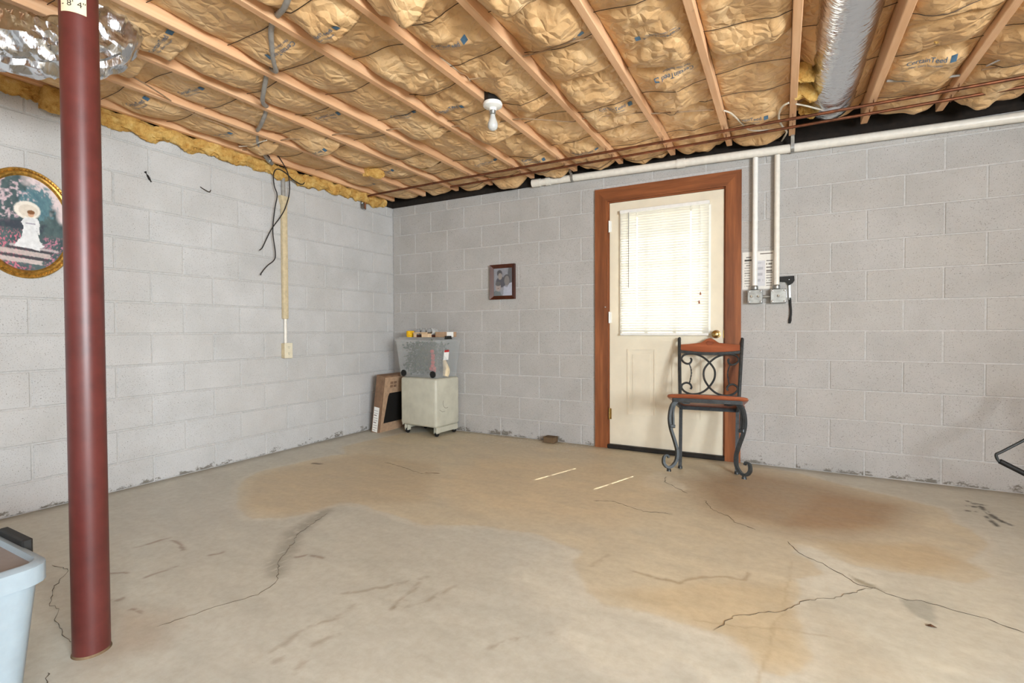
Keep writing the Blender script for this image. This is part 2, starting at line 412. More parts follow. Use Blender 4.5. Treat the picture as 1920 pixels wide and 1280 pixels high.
def grid_mesh(name, V, nu, nv, mat, parent=None, colors=None, smooth=False):
    """V: (nu*nv,3) array laid out row-major"""
    me = bpy.data.meshes.new(name)
    idx = np.arange(nu * nv).reshape(nu, nv)
    q = np.stack([idx[:-1, :-1], idx[1:, :-1], idx[1:, 1:], idx[:-1, 1:]], -1).reshape(-1, 4)
    me.vertices.add(nu * nv); me.vertices.foreach_set('co', np.ascontiguousarray(V, dtype=np.float32).ravel())
    me.loops.add(q.size); me.loops.foreach_set('vertex_index', q.ravel().astype(np.int32))
    me.polygons.add(len(q)); me.polygons.foreach_set('loop_start', (np.arange(len(q)) * 4).astype(np.int32))
    if smooth: me.polygons.foreach_set('use_smooth', np.ones(len(q), dtype=bool))
    me.materials.append(M[mat]); me.update(calc_edges=True)
    if colors is not None:
        ca = me.color_attributes.new('Stain', 'FLOAT_COLOR', 'POINT')
        rgba = np.ones((nu * nv, 4), dtype=np.float32); rgba[:, :3] = colors; ca.data.foreach_set('color', rgba.ravel())
    return link(name, me, parent)
def lin_np(c): return np.array(lin(c))
def in_poly(px, py, poly):
    ins = np.zeros(px.shape, bool); n = len(poly); j = n - 1
    for i in range(n):
        xi, yi = poly[i]; xj, yj = poly[j]
        c = ((yi > py) != (yj > py)) & (px < (xj - xi) * (py - yi) / (yj - yi + 1e-12) + xi); ins ^= c; j = i
    return ins
def seg_dist(px, py, pts, closed=False):
    d = np.full(px.shape, 1e9); n = len(pts)
    for i in range(n if closed else n - 1):
        ax, ay = pts[i]; bx, by = pts[(i + 1) % n]; vx, vy = bx - ax, by - ay
        t = np.clip(((px - ax) * vx + (py - ay) * vy) / (vx * vx + vy * vy + 1e-12), 0, 1)
        d = np.minimum(d, np.hypot(px - ax - t * vx, py - ay - t * vy))
    return d

# ================================================================== SETTING: block walls
def block_mesh(w, h, mat='block', cache={}):
    """one painted block face: width along local x, height z, front toward -y"""
    key = (round(w, 3), round(h, 3), mat)
    if key not in cache:
        g = G(); g.rbox((-w / 2, 0, -h / 2), (w / 2, 0.05, h / 2), 0.004, 1)
        me = bpy.data.meshes.new('concrete_block'); me.from_pydata(g.v, [], g.f); me.materials.append(M[mat]); me.update(); cache[key] = me
    return cache[key]
COURSE = 0.2032
def rows():
    for c in range(-5, 7):
        z0 = max(0.0, 0.985 + c * COURSE); z1 = min(ZT, 0.985 + (c + 1) * COURSE)
        if z1 - z0 > 0.02: yield c, z0, z1
J = 0.0032
def lay(wall, spans, z0, z1, place, mat='block'):
    J = 0.0042 if mat == 'block' else 0.0032
    for a, b in spans:
        if b - a < 0.03: continue
        me = block_mesh(b - a - 2 * J, z1 - z0 - 2 * J, mat)
        o = link('concrete_block', me, wall); place(o, (a + b) / 2, (z0 + z1) / 2)
        jit = random.uniform(-0.0012, 0.0012)
        if o.rotation_euler.z: o.location.x += jit
        else: o.location.y += jit
# left wall
g = G(); g.box((XL - 0.2, YF - 0.2, 0), (XL - 0.0052, YB + 0.2, ZT)); wall_left = tag(g.build('wall_left', 'mortar'), kind='structure')
for c, z0, z1 in rows():
    par = (c + 1) % 2; ys = sorted(v for v in (3.3851 + (2 * k + par) * 0.2032 for k in range(-20, 4)) if 0.15 < v < YB - 0.01)
    ys = [-0.1] + ys + [YB]
    def pl(o, s, z): o.rotation_euler = (0, 0, math.pi / 2); o.location = (XL, s, z)
    lay(wall_left, list(zip(ys[:-1], ys[1:])), z0, z1, pl)
# back wall with the door opening
DX0, DX1, DZ1 = -1.335, -0.345, 2.10
g = G(); yb = YB + 0.0028
g.box((XL, yb, 0), (DX0, yb + 0.2, ZT)); g.box((DX1, yb, 0), (XR, yb + 0.2, ZT)); g.box((DX0, yb, DZ1), (DX1, yb + 0.2, ZT))
wall_back = tag(g.build('wall_back', 'mortar'), kind='structure')
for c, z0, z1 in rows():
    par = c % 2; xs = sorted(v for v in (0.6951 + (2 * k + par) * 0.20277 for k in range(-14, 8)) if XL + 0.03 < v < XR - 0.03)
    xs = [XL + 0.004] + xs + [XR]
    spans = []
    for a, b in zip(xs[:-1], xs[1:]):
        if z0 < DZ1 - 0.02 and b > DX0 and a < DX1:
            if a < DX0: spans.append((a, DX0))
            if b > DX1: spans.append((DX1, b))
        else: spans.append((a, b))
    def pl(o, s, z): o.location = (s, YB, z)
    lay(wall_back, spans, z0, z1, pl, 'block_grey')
# unseen walls; their windows are added as openings for the fill lamps
def plain_wall(name, boxes):
    g = G()
    for a, b in boxes: g.box(a, b)
    return tag(g.build(name, 'block'), kind='structure')
plain_wall('wall_right', [((XR, YF - .2, 0), (XR + .2, YB + .2, 0.85)), ((XR, YF - .2, 2.05), (XR + .2, YB + .2, ZT)), ((XR, YF - .2, 0.85), (XR + .2, -2.05, 2.05)), ((XR, 0.25, 0.85), (XR + .2, YB + .2, 2.05))])
plain_wall('wall_front', [((XL, YF - .2, 0), (XR, YF, 0.8)), ((XL, YF - .2, 2.1), (XR, YF, ZT)), ((XL, YF - .2, 0.8), (-0.65, YF, 2.1)), ((1.85, YF - .2, 0.8), (XR, YF, 2.1))])
g = G(); g.box((XR + .02, -2.05, .85), (XR + .06, -2.0, 2.05)).box((XR + .02, .2, .85), (XR + .06, .25, 2.05)).box((XR + .02, -2.0, .85), (XR + .06, .2, .9)).box((XR + .02, -2.0, 2.0), (XR + .06, .2, 2.05)).box((XR + .02, -.92, .9), (XR + .06, -.88, 2.0))
w1 = tag(g.build('window_1', 'white'), kind='structure')
g = G(); g.box((-.65, YF - .06, .8), (-.6, YF - .02, 2.1)).box((1.8, YF - .06, .8), (1.85, YF - .02, 2.1)).box((-.6, YF - .06, .8), (1.8, YF - .02, .85)).box((-.6, YF - .06, 2.05), (1.8, YF - .02, 2.1)).box((.58, YF - .06, .85), (.62, YF - .02, 2.05))
w2 = tag(g.build('window_2', 'white'), kind='structure')

# ------------------------------------------------------------------ floor with stains and some painted shade
def P2(pts): return [(lambda q: (q.x, q.y))(onz(x, y, 0)) for x, y in pts]
NX, NY = 640, 500
gx = np.linspace(XL - 0.02, 1.75, NX); gy = np.linspace(0.25, YB + 0.02, NY)
FX, FY = np.meshgrid(gx, gy, indexing='ij')
wx = FX + 0.05 * (fbm(FX * 5, FY * 5, 21) - .5) + 0.012 * (vn(FX * 40, FY * 40, 23) - .5); wy = FY + 0.05 * (fbm(FX * 5, FY * 5, 22) - .5) + 0.012 * (vn(FX * 40, FY * 40, 24) - .5)
n_big = fbm(FX * 1.3, FY * 1.3, 1)[..., None]; n_mid = fbm(FX * 5 + 2 * FY, FY * 9, 2)[..., None]
col = lin_np((198, 195, 181)) * (1 - n_big) + lin_np((206, 206, 196)) * n_big
col = col * (0.93 + 0.14 * n_mid)
def stain_or_shade(poly, color, strength=1.0, soft=0.02, rim=None, mul=None):
    global col
    pts = P2(poly) ; ins = in_poly(wx, wy, pts); d = seg_dist(wx, wy, pts, True); sd = np.where(ins, d, -d)
    a = np.clip(sd / soft + 0.5, 0, 1)[..., None] * strength * (0.85 + 0.3 * n_mid)
    a = np.clip(a, 0, 1); col = col * (1 - a) + lin_np(color) * (0.92 + 0.16 * n_mid) * a
    if rim is not None:
        r = np.exp(-(np.abs(sd + 0.02) / 0.022) ** 2)[..., None] * rim; col = col * (1 - r) + lin_np((222, 216, 200)) * r
def stroke(path, color, width, strength=0.6, breakup=0.5):
    global col
    pts = P2(path); d = seg_dist(wx, wy, pts); a = np.clip(1.3 - d / width, 0, 1)
    br = np.clip((fbm(FX * 60, FY * 24, 31) - 0.5 + (1 - breakup) * 0.5) * 5, 0, 1)
    a = (a * br * strength)[..., None]; col = col * (1 - a) + lin_np(color) * a
TAN = [(440, 945), (447, 905), (480, 885), (560, 868), (600, 858), (650, 850), (640, 838), (690, 826), (760, 812), (880, 805), (1100, 825), (1300, 850), (1403, 868), (1492, 886), (1575, 908), (1678, 931), (1764, 953), (1781, 977), (1829, 995), (1855, 1019), (1836, 1029), (1816, 1053), (1829, 1060), (1864, 1081), (1816, 1091), (1747, 1080), (1678, 1074), (1609, 1063), (1554, 1046), (1520, 1027), (1489, 1026), (1486, 1036), (1520, 1050), (1544, 1077), (1496, 1087), (1503, 1115), (1486, 1132), (1482, 1146), (1503, 1170), (1506, 1190), (1527, 1225), (1506, 1263), (1465, 1268), (1431, 1256), (1403, 1225), (1369, 1190), (1331, 1178), (1269, 1167), (1210, 1147), (1132, 1137), (1097, 1112), (1073, 1053), (1089, 1034), (995, 999), (917, 987), (870, 985), (800, 985), (740, 968), (690, 948), (640, 940), (600, 955), (530, 970), (470, 972)]
stain_or_shade([(1003, 1049), (976, 1071), (976, 1108), (999, 1129), (1066, 1151), (1060, 1190), (1081, 1217), (1124, 1245), (1230, 1264), (1257, 1233), (1292, 1245), (1347, 1280), (1440, 1290), (1440, 1150), (1200, 1050), (1060, 1030)], (216, 212, 196), 0.6, 0.02, 0.25)
stain_or_shade([(1490, 1030), (1560, 1090), (1700, 1060), (1900, 1040), (1920, 1200), (1800, 1290), (1500, 1290), (1480, 1160)], (212, 208, 190), 0.6, 0.12)
stain_or_shade(TAN, (212, 199, 170), 0.75, 0.022, 0.4)
stain_or_shade([(470, 895), (560, 872), (680, 850), (820, 870), (800, 940), (640, 945), (540, 965), (460, 950)], (194, 174, 140), 0.45, 0.10)
stain_or_shade([(1300, 1090), (1480, 1095), (1500, 1180), (1510, 1250), (1440, 1250), (1350, 1180), (1180, 1130), (1130, 1110)], (200, 178, 138), 0.45, 0.08)
stain_or_shade([(1290, 900), (1400, 880), (1560, 912), (1700, 945), (1690, 985), (1600, 1000), (1480, 1000), (1340, 960)], (156, 126, 92), 0.62, 0.24)  # brown stain with the chair's soft shadow painted into the same patch
stain_or_shade([(1540, 925), (1690, 948), (1670, 985), (1560, 998), (1470, 985)], (168, 130, 88), 0.35, 0.08)
stain_or_shade([(1520, 1010), (1740, 1020), (1830, 1060), (1720, 1072), (1600, 1050)], (194, 168, 124), 0.45, 0.07)
stain_or_shade([(1206, 893), (1240, 884), (1262, 898), (1292, 917), (1250, 922), (1200, 908)], (222, 216, 198), 0.75, 0.05)
stain_or_shade([(1130, 870), (900, 860), (820, 900), (900, 960), (1150, 985), (1250, 950), (1240, 900)], (220, 200, 164), 0.5, 0.25)
stain_or_shade([(1486, 1020), (1515, 1022), (1600, 1065), (1700, 1090), (1640, 1105), (1560, 1120), (1490, 1135), (1510, 1110), (1500, 1088), (1548, 1078), (1522, 1048)], (222, 218, 202), 0.7, 0.03)
stain_or_shade([(1590, 1078), (1640, 1098), (1664, 1112), (1612, 1096)], (168, 160, 138), 0.9, 0.015)
stain_or_shade([(1695, 1127), (1752, 1130), (1764, 1172), (1735, 1163)], (178, 177, 164), 0.9, 0.015)
stain_or_shade([(200, 940), (420, 885), (440, 960), (380, 1010), (220, 1010)], (194, 192, 182), 0.6, 0.15)
stain_or_shade([(190, 1130), (330, 1150), (300, 1210), (190, 1230)], (176, 154, 130), 0.45, 0.12)
stain_or_shade([(1500, 1100), (1600, 1180), (1700, 1280), (1560, 1290), (1530, 1200)], (196, 186, 164), 0.5, 0.1)
stroke([(614, 958), (585, 975), (552, 999), (540, 1030), (524, 1050), (516, 1073)], (130, 123, 108), 0.05, 0.5, 0.35)
for p in ([(669, 1132), (640, 1150), (571, 1178), (540, 1205), (505, 1233)], [(649, 1175), (610, 1195), (563, 1229), (516, 1245)], [(583, 1237), (552, 1264)], [(645, 1112), (690, 1105), (747, 1092), (798, 1081)], [(735, 1137), (760, 1118), (786, 1092)], [(730, 1140), (800, 1125), (850, 1100)], [(917, 1209), (950, 1198), (987, 1192)], [(1028, 1192), (1040, 1189)]):
    stroke(p, (144, 122, 96), 0.013, 0.42, 0.75)
for p in ([(555, 1043), (579, 1040), (602, 1047)], [(251, 1026), (285, 1018), (317, 1008)], [(322, 1014), (333, 1018), (341, 1034)], [(198, 1073), (232, 1076)], [(198, 1128), (215, 1122)], [(225, 1124), (236, 1119)], [(245, 1142), (262, 1148)], [(280, 1080), (330, 1065)], [(395, 1042), (420, 1036)]):
    stroke(p, (134, 102, 82), 0.010, 0.6, 0.5)
stroke([(1190, 1069), (1230, 1081), (1269, 1090), (1310, 1082), (1362, 1082), (1393, 1087), (1403, 1074)], (156, 130, 96), 0.010, 0.5, 0.2)
stroke([(1300, 1158), (1400, 1172), (1551, 1191)], (172, 152, 118), 0.006, 0.4, 0.3)
stroke([(1486, 1057), (1460, 1150), (1424, 1280)], (176, 156, 120), 0.006, 0.35, 0.3)
stroke([(1106, 1060), (1130, 1045), (1140, 1040)], (150, 128, 96), 0.012, 0.3, 0.3)
for p in ([(1815, 940), (1835, 948), (1850, 962), (1868, 975), (1890, 984)], [(1812, 948), (1840, 950)], [(1835, 945), (1848, 947)], [(1845, 968), (1862, 985)], [(1808, 956), (1820, 957)]):
    stroke(p, (64, 58, 50), 0.014, 0.9, 0.5)
stroke([(590, 868), (600, 869)], (98, 84, 66), 0.02, 0.9, 0.2)
stroke([(800, 885), (822, 886)], (112, 90, 62), 0.008, 0.9, 0.2)
# dirt gathered along the foot of the walls
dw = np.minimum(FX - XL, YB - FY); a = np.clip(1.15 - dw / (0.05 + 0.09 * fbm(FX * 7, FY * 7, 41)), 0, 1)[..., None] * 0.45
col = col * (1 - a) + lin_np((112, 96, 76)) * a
fk = (fbm(FX * 90, FY * 90, 51, 2) > 0.74) & (np.abs(FX + 2.2) < 0.75) & (YB - FY < 0.32)
col = np.where(fk[..., None], lin_np((226, 220, 206)), col)
FZ = np.zeros_like(FX)
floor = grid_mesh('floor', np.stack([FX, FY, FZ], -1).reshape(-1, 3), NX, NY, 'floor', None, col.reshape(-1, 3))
tag(floor, kind='structure')
def slab(name, x0, x1, y0, y1):
    V = np.array([(x0, y0, 0), (x0, y1, 0), (x1, y0, 0), (x1, y1, 0)], float)
    return grid_mesh(name, V, 2, 2, 'floor', floor, np.tile(lin_np((184, 172, 150)), (4, 1)))
slab('floor_slab', XL - .02, 1.75, YF, 0.25); slab('floor_slab', 1.75, XR, YF, YB + .02)
def crack(path, w=0.0035, wob=0.006):
    w = w * 0.38
    pts = [onz(x, y, 0) for x, y in path]; fine = []
    for a, b in zip(pts[:-1], pts[1:]):
        k = max(2, int((b - a).length / 0.018))
        for i in range(k):
            p = a.lerp(b, i / k); fine.append(Vector((p.x + random.uniform(-wob, wob), p.y + random.uniform(-wob, wob), 0.0012)))
    fine.append(pts[-1] + Vector((0, 0, 0.0012)))
    rad = [random.uniform(0.35, 1.0) for _ in fine]; rad[0] = rad[-1] = 0.15
    g = G(); g.sweep(fine, [(0.0008, -w / 2), (0.0008, w / 2), (-0.0008, w / 2), (-0.0008, -w / 2)], radius=rad); g.build('crack', 'crack', floor)
crack([(1321, 938), (1338, 957), (1365, 967), (1379, 979), (1417, 993)], 0.006)
crack([(1477, 1015), (1496, 1036), (1541, 1056), (1585, 1081), (1609, 1096), (1644, 1103), (1664, 1113), (1699, 1125), (1730, 1127), (1812, 1151), (1850, 1160), (1935, 1192)], 0.006, 0.004)
crack([(1640, 1102), (1596, 1111), (1565, 1122), (1506, 1125), (1475, 1146), (1431, 1149), (1376, 1154), (1338, 1182)], 0.004)
crack([(94, 1060), (127, 1067), (122, 1076), (101, 1102), (98, 1121), (89, 1133), (112, 1142), (103, 1160), (115, 1186), (128, 1198), (140, 1206)], 0.004)
crack([(91, 1259), (86, 1280), (80, 1300)], 0.005)
crack([(614, 962), (560, 1000), (548, 1020), (524, 1050), (520, 1077), (518, 1093), (481, 1116), (407, 1137), (368, 1151), (294, 1175)], 0.002)
crack([(1112, 938), (1151, 940), (1206, 958), (1261, 964)], 0.005)
crack([(1248, 893), (1246, 903), (1270, 915), (1290, 925)], 0.004)
crack([(720, 866), (750, 874), (790, 888), (810, 890)], 0.003)

# ================================================================== ceiling: joists, paper-faced batts, wires
JX = [-3.61, -3.2, -2.8, -2.415, -1.985, -1.58, -1.184, -0.774, -0.37, 0.031, 0.445, 0.83, 1.235, 1.64, 2.05, 2.46]
JW, JD = 0.038, 0.235
g = G(); g.box((XL - .2, YF - .2, ZJ + JD), (XR + .2, YB + .2, ZJ + JD + 0.02)); ceiling = tag(g.build('ceiling', 'deck'), kind='structure')
jg = G(); jg.rbox((0, YF - .1, 0), (JW, 4.02, JD), 0.003, 1)
jme = bpy.data.meshes.new('floor_joist'); jme.from_pydata(jg.v, [], jg.f); jme.materials.append(M['pine']); jme.update()
for x in JX:
    o = link('floor_joist', jme, ceiling); o.location = (x, 0, ZJ)
g = G(); g.box((XL - .2, YB + .02, ZT), (XR + .2, YB + .06, ZJ + JD)); g.build('rim_joist', 'rim', ceiling)
g = G(); g.box((XL - .2, YF - .15, ZT), (XL - .01, YB + .1, ZJ + JD)); g.build('rim_joist', 'rim', ceiling)
g = G(); g.box((XR + .01, YF - .15, ZT), (XR + .19, YB + .1, ZJ + JD)); g.build('rim_joist', 'rim', ceiling)
g = G(); g.box((XL, YF - .19, ZT), (XR, YF - .1, ZJ + JD)); g.build('rim_joist', 'rim', ceiling)
g = G(); g.box((XL - .15, YB + .0, ZT), (XR, YB + .14, ZT + 0.05)); g.build('sill_plate', 'rim', ceiling)

def text_geo(body, size, align='CENTER', line=1.0):
    cu = bpy.data.curves.new('lettering', 'FONT'); cu.body = body; cu.size = size; cu.align_x = align; cu.align_y = 'CENTER'; cu.space_line = line
    o = bpy.data.objects.new('lettering', cu); COL.objects.link(o)
    dg = bpy.context.evaluated_depsgraph_get(); dg.update(); me = bpy.data.meshes.new_from_object(o.evaluated_get(dg))
    vs = [v.co.copy() for v in me.vertices]; fs = [tuple(p.vertices) for p in me.polygons]
    bpy.data.objects.remove(o); bpy.data.curves.remove(cu); bpy.data.meshes.remove(me)
    return vs, fs
T1 = text_geo('CertainTeed', 0.032); T2 = text_geo('Fiber Glass Insulation', 0.016)

class Bay:
    def __init__(s, k):
        s.k = k; s.xl = JX[k] + JW + 0.002; s.xr = JX[k + 1] - 0.002; s.xc = (s.xl + s.xr) / 2; s.hw = (s.xr - s.xl) / 2
        R = random.Random(100 + k); s.left = JX[k] < -2.2
        s.amp = 0.35 if s.left else 1.0
        y = -0.5; s.seams = [y]
        while y < 3.1:
            y += R.uniform(0.75, 1.25); s.seams.append(y)
        end = (4.03 if k <= 8 else 3.92) + R.uniform(-0.03, 0.02); s.seams = [v for v in s.seams if v < end - 0.4] + [end]
        if k == 4: s.seams = [-0.5, 0.55, 1.62, 2.36, 3.05, end]
        s.wires = []; y = -0.3
        while y < 3.8:
            y += R.uniform(0.28, 0.55); s.wires.append((y, R.uniform(0.5, 0.9)))
        s.sag = {v: R.uniform(0.0, 0.07) for v in s.seams}
        if 5 <= k <= 8: s.sag[s.seams[-1]] = 0.04
        s.lift = 0.075 if k == 9 else 0.0
        if k == 4: s.sag[1.62] = 0.02; s.sag[2.36] = 0.015
    def z(s, x, y, span=None, b=0):
        u = np.clip((x - s.xc) / s.hw, -1, 1); prof = np.clip(1 - np.abs(u) ** 2.4, 0, 1) ** 0.8
        ze = ZJ + 0.050 + s.lift + 0.022 * (vn(y * 1.7, s.k * 3.3 + 0 * y, 61) - .5) + 0.012 * u * (vn(y * 1.1, s.k + 0 * y, 62) - .5)
        bulge = (0.042 if s.left else 0.045) + 0.05 * (vn(y * 1.3, s.k * 5.1 + 0 * y, 63) - .5)
        for yw, st in s.wires: bulge = bulge * (1 - st * np.exp(-((y - yw) / 0.085) ** 2))
        if span:
            e0, e1 = span
            bulge = bulge + s.sag[e1] * np.exp(-((y - e1) / 0.16) ** 2) - 0.6 * s.sag[e0] * np.exp(-((y - e0) / 0.13) ** 2)
        wxx = x + 0.09 * (vn(x * 6, y * 6, 76) - .5); wyy = y + 0.09 * (vn(x * 6 + 40, y * 6, 77) - .5)
        p, q = wxx * .8 + wyy * .6, wyy * .8 - wxx * .6; p2, q2 = wxx * .5 - wyy * .87, wyy * .5 + wxx * .87
        cr = 0.050 * facet(p * 7.5 + b + s.k * 3, q * 6 + b, 71) + 0.034 * facet(p2 * 13 + b, q2 * 11 + s.k, 72) + 0.015 * facet(p * 27, q2 * 25 + s.k, 73)
        folds = 0.022 * facet(wxx * 9 + s.k, wyy * 2.2 + wxx * 3, 75) + 0.008 * facet(wxx * 22 + wyy * 5, wyy * 6 + s.k, 78)
        return ze - prof * bulge + s.amp * cr * (0.15 + 0.85 * prof) + folds * prof
BAYS = [Bay(k) for k in range(len(JX) - 1)]
BATT = {}
for bay in BAYS:
    for b, (y0, y1) in enumerate(zip(bay.seams[:-1], bay.seams[1:])):
        ya, yb2 = y0 + 0.008, y1 - 0.008
        nx = 40; ny = max(12, int((yb2 - ya) / (0.0105 if y1 > 0.8 and bay.k < 13 else 0.03)))
        xs = np.linspace(bay.xl, bay.xr, nx); ys = np.linspace(ya, yb2, ny)
        X, Y = np.meshgrid(xs, ys, indexing='ij')
        # ragged batt ends
        tY = (Y - ya) / (yb2 - ya); Y = Y + 0.03 * (vn(X * 9, bay.k + b + 0 * X, 81) - .5) * np.clip((tY - .9) * 10, 0, 1) + 0.02 * (vn(X * 9, bay.k + b + 0 * X, 82) - .5) * np.clip((.1 - tY) * 10, 0, 1)
        Z = bay.z(X, Y, (y0, y1), b * 3.7)
        me = bpy.data.meshes.new('insulation_batt')
        V = [(x, y, z) for x, y, z in zip(X.ravel(), Y.ravel(), Z.ravel())]; n0 = nx * ny
        Fq = [(i * ny + j, (i + 1) * ny + j, (i + 1) * ny + j + 1, i * ny + j + 1) for i in range(nx - 1) for j in range(ny - 1)]; nk = len(Fq)
        top = ZJ + 0.17
        for j in (0, ny - 1):
            base = len(V); inset = 0.012 if j == 0 else -0.012
            for i in range(nx): p = V[i * ny + j]; V.append((p[0], p[1] + inset, p[2] + 0.05)); 
            for i in range(nx): p = V[i * ny + j]; V.append((p[0], p[1] + inset, top))
            for i in range(nx - 1):
                Fq.append((i * ny + j, (i + 1) * ny + j, base + i + 1, base + i)); Fq.append((base + i, base + i + 1, base + nx + i + 1, base + nx + i))
        a = [0 * ny, (nx - 1) * ny]
        me.from_pydata(V, [], Fq); me.materials.append(M['kraft']); me.materials.append(M['fiber'])
        mi = [0] * nk + [1] * (len(Fq) - nk); me.polygons.foreach_set('material_index', mi); me.polygons.foreach_set('use_smooth', [True] * len(Fq)); me.update()
        o = link('insulation_batt', me, ceiling); BATT[(bay.k, b)] = (o, (y0, y1))
        for yw, st in bay.wires:
            if y0 + 0.03 < yw < y1 - 0.03 and -0.2 < yw:
                xs2 = np.linspace(bay.xl - 0.002, bay.xr + 0.002, 15); sk = random.uniform(-0.05, 0.05)
                yy = yw + sk * (xs2 - bay.xc); zz = bay.z(xs2, yy, (y0, y1), b * 3.7) - 0.0045
                zz = np.minimum(zz, np.convolve(np.pad(zz, 2, 'edge'), np.ones(5) / 5, 'valid') - 0.002)
                gg = G(); gg.tube(list(zip(xs2, yy, zz)), 0.0017, 5); gg.build('support_wire', 'wire', o, True)
def bay_at(p):
    for bay in BAYS:
        if bay.xl <= p.x <= bay.xr:
            for b, (y0, y1) in enumerate(zip(bay.seams[:-1], bay.seams[1:])):
                if y0 < p.y < y1: return bay, b, (y0, y1)
    return None
def print_on(px, py, flip=False, skew=0.0, second=True):
    p = onz(px, py, ZJ + 0.015); r = bay_at(p)
    if not r: return
    bay, b, span = r
    x0 = min(max(p.x, bay.xl + 0.14), bay.xr - 0.14); y0 = min(max(p.y, span[0] + 0.06), span[1] - 0.06)
    s = -1 if flip else 1; V = []; Fc = []
    def put(geo, dx, dy):
        o = len(V)
        for v in geo[0]: V.append((x0 + s * (v.x + dx), y0 - s * (v.y + dy) + skew * s * (v.x + dx)))
        for f in geo[1]: Fc.append(tuple(i + o for i in f))
    put(T1, -0.015, 0.009)
    if second: put(T2, -0.015, -0.017)
    q = [Vector((0.08, -0.008, 0)), Vector((0.104, -0.008, 0)), Vector((0.104, 0.022, 0)), Vector((0.08, 0.022, 0))]; put((q, [(0, 1, 2, 3)]), 0, 0)
    A = np.array(V); Z = bay.z(A[:, 0], A[:, 1], span, b * 3.7) - 0.0035
    me = bpy.data.meshes.new('printed_lettering'); me.from_pydata([(a[0], a[1], z) for a, z in zip(A, Z)], [], Fc); me.materials.append(M['blueink']); me.update()
    link('printed_lettering', me, BATT[(bay.k, b)][0])
for t in [(531, 83, True), (619, 53), (609, 219), (756, 223), (833, 205), (595, 278), (722, 323), (690, 348), (841, 81), (1069, 69), (1169, 200), (1273, 132, True), (1373, 101), (1404, 216), (1744, 112), (319, 66), (259, 189), (359, 175), (416, 248), (1130, 275), (1240, 60, True), (1000, 300), (930, 300)]:
    print_on(t[0], t[1], len(t) > 2, random.uniform(-.12, .12))

# yellow fibreglass stuffed along the top of the left wall
def tuft(pts, rad, name, seed, amp=0.5, parent=None, n=22):
    gg = G(); P = smooth_path(pts, 5); m = len(P); vs = []
    R = random.Random(seed)
    for i, p in enumerate(P):
        for k in range(n):
            t = 2 * math.pi * k / n; e = 1 if 0 < i < m - 1 else 0.3
            r = rad * e * (1 - amp * 0.6 + amp * 1.2 * float(fbm(np.array(p.y * 16 + p.x * 9 + 1.7 * math.cos(t)), np.array(p.z * 14 + 1.7 * math.sin(t) + seed), 91, 3)) + .45 * amp * (float(fbm(np.array(p.y * 55 + 5 * math.cos(t)), np.array(p.x * 30 + 5 * math.sin(t) + seed), 92, 2)) - .5) + R.uniform(-.05, .05))
            vs.append(p + Vector((r * math.cos(t), R.uniform(-.004, .004), 1.25 * r * math.sin(t))))
    fs = [(i * n + k, i * n + (k + 1) % n, (i + 1) * n + (k + 1) % n, (i + 1) * n + k) for i in range(m - 1) for k in range(n)]
    gg.add(vs, fs + [tuple(range(n)), tuple((m - 1) * n + k for k in range(n))])
    return gg.build(name, 'fiber', parent, True)
R = random.Random(5)
tuft([(XL + 0.022 + R.uniform(-.006, .01), y, ZT + 0.012 + R.uniform(-.014, .014)) for y in np.arange(0.2, 3.98, 0.055)], 0.040, 'fibreglass_roll', 3, 1.0, ceiling)
for (px, py, z, r) in [(105, 185, 2.29, 0.05), (700, 318, 2.385, 0.05), (1508, 135, 2.405, 0.036), (1512, 168, 2.40, 0.042), (1518, 203, 2.405, 0.036), (1115, 318, 2.385, 0.035), (1745, 60, 2.40, 0.03), (1530, 262, 2.42, 0.05)]:
    p = onz(px, py, z); tuft([(p.x - r * .9, p.y - r, z), (p.x, p.y, z - r * .25), (p.x + r * .9, p.y + r, z)], r, 'fibreglass_tuft', int(px), 0.9, ceiling)

# ================================================================== door
door = thing('door_1', 'cream half-glass entry door in a stained wood casing set in the block wall', 'door', (0, 0, 0), kind='structure')
CX0, CX1, CZ = -1.405, -0.272, 2.182; CW = 0.108; cy0 = YB - 0.022
def casing(poly, mat):
    g = G(); g.prism(poly, cy0, YB + 0.001); g.build('casing', mat, door)
casing([(CX0, 0), (CX0 + CW, 0), (CX0 + CW, CZ - CW), (CX0, CZ)], 'casing')
casing([(CX1 - CW, 0), (CX1, 0), (CX1, CZ), (CX1 - CW, CZ - CW)], 'casing')
casing([(CX0, CZ), (CX0 + CW, CZ - CW), (CX1 - CW, CZ - CW), (CX1, CZ)], 'casing_x')
ix0, ix1, iz = CX0 + CW, CX1 - CW, CZ - CW
g = G(); g.box((DX0, YB + .001, 0), (ix0 + .012, YB + .17, iz - .012 + .03)); g.build('jamb', 'casing', door)
g = G(); g.box((ix1 - .012, YB + .001, 0), (DX1, YB + .17, iz + .018)); g.build('jamb', 'casing', door)
g = G(); g.box((ix0 + .012, YB + .001, iz - .012), (ix1 - .012, YB + .17, iz + .018)); g.build('jamb', 'casing_x', door)
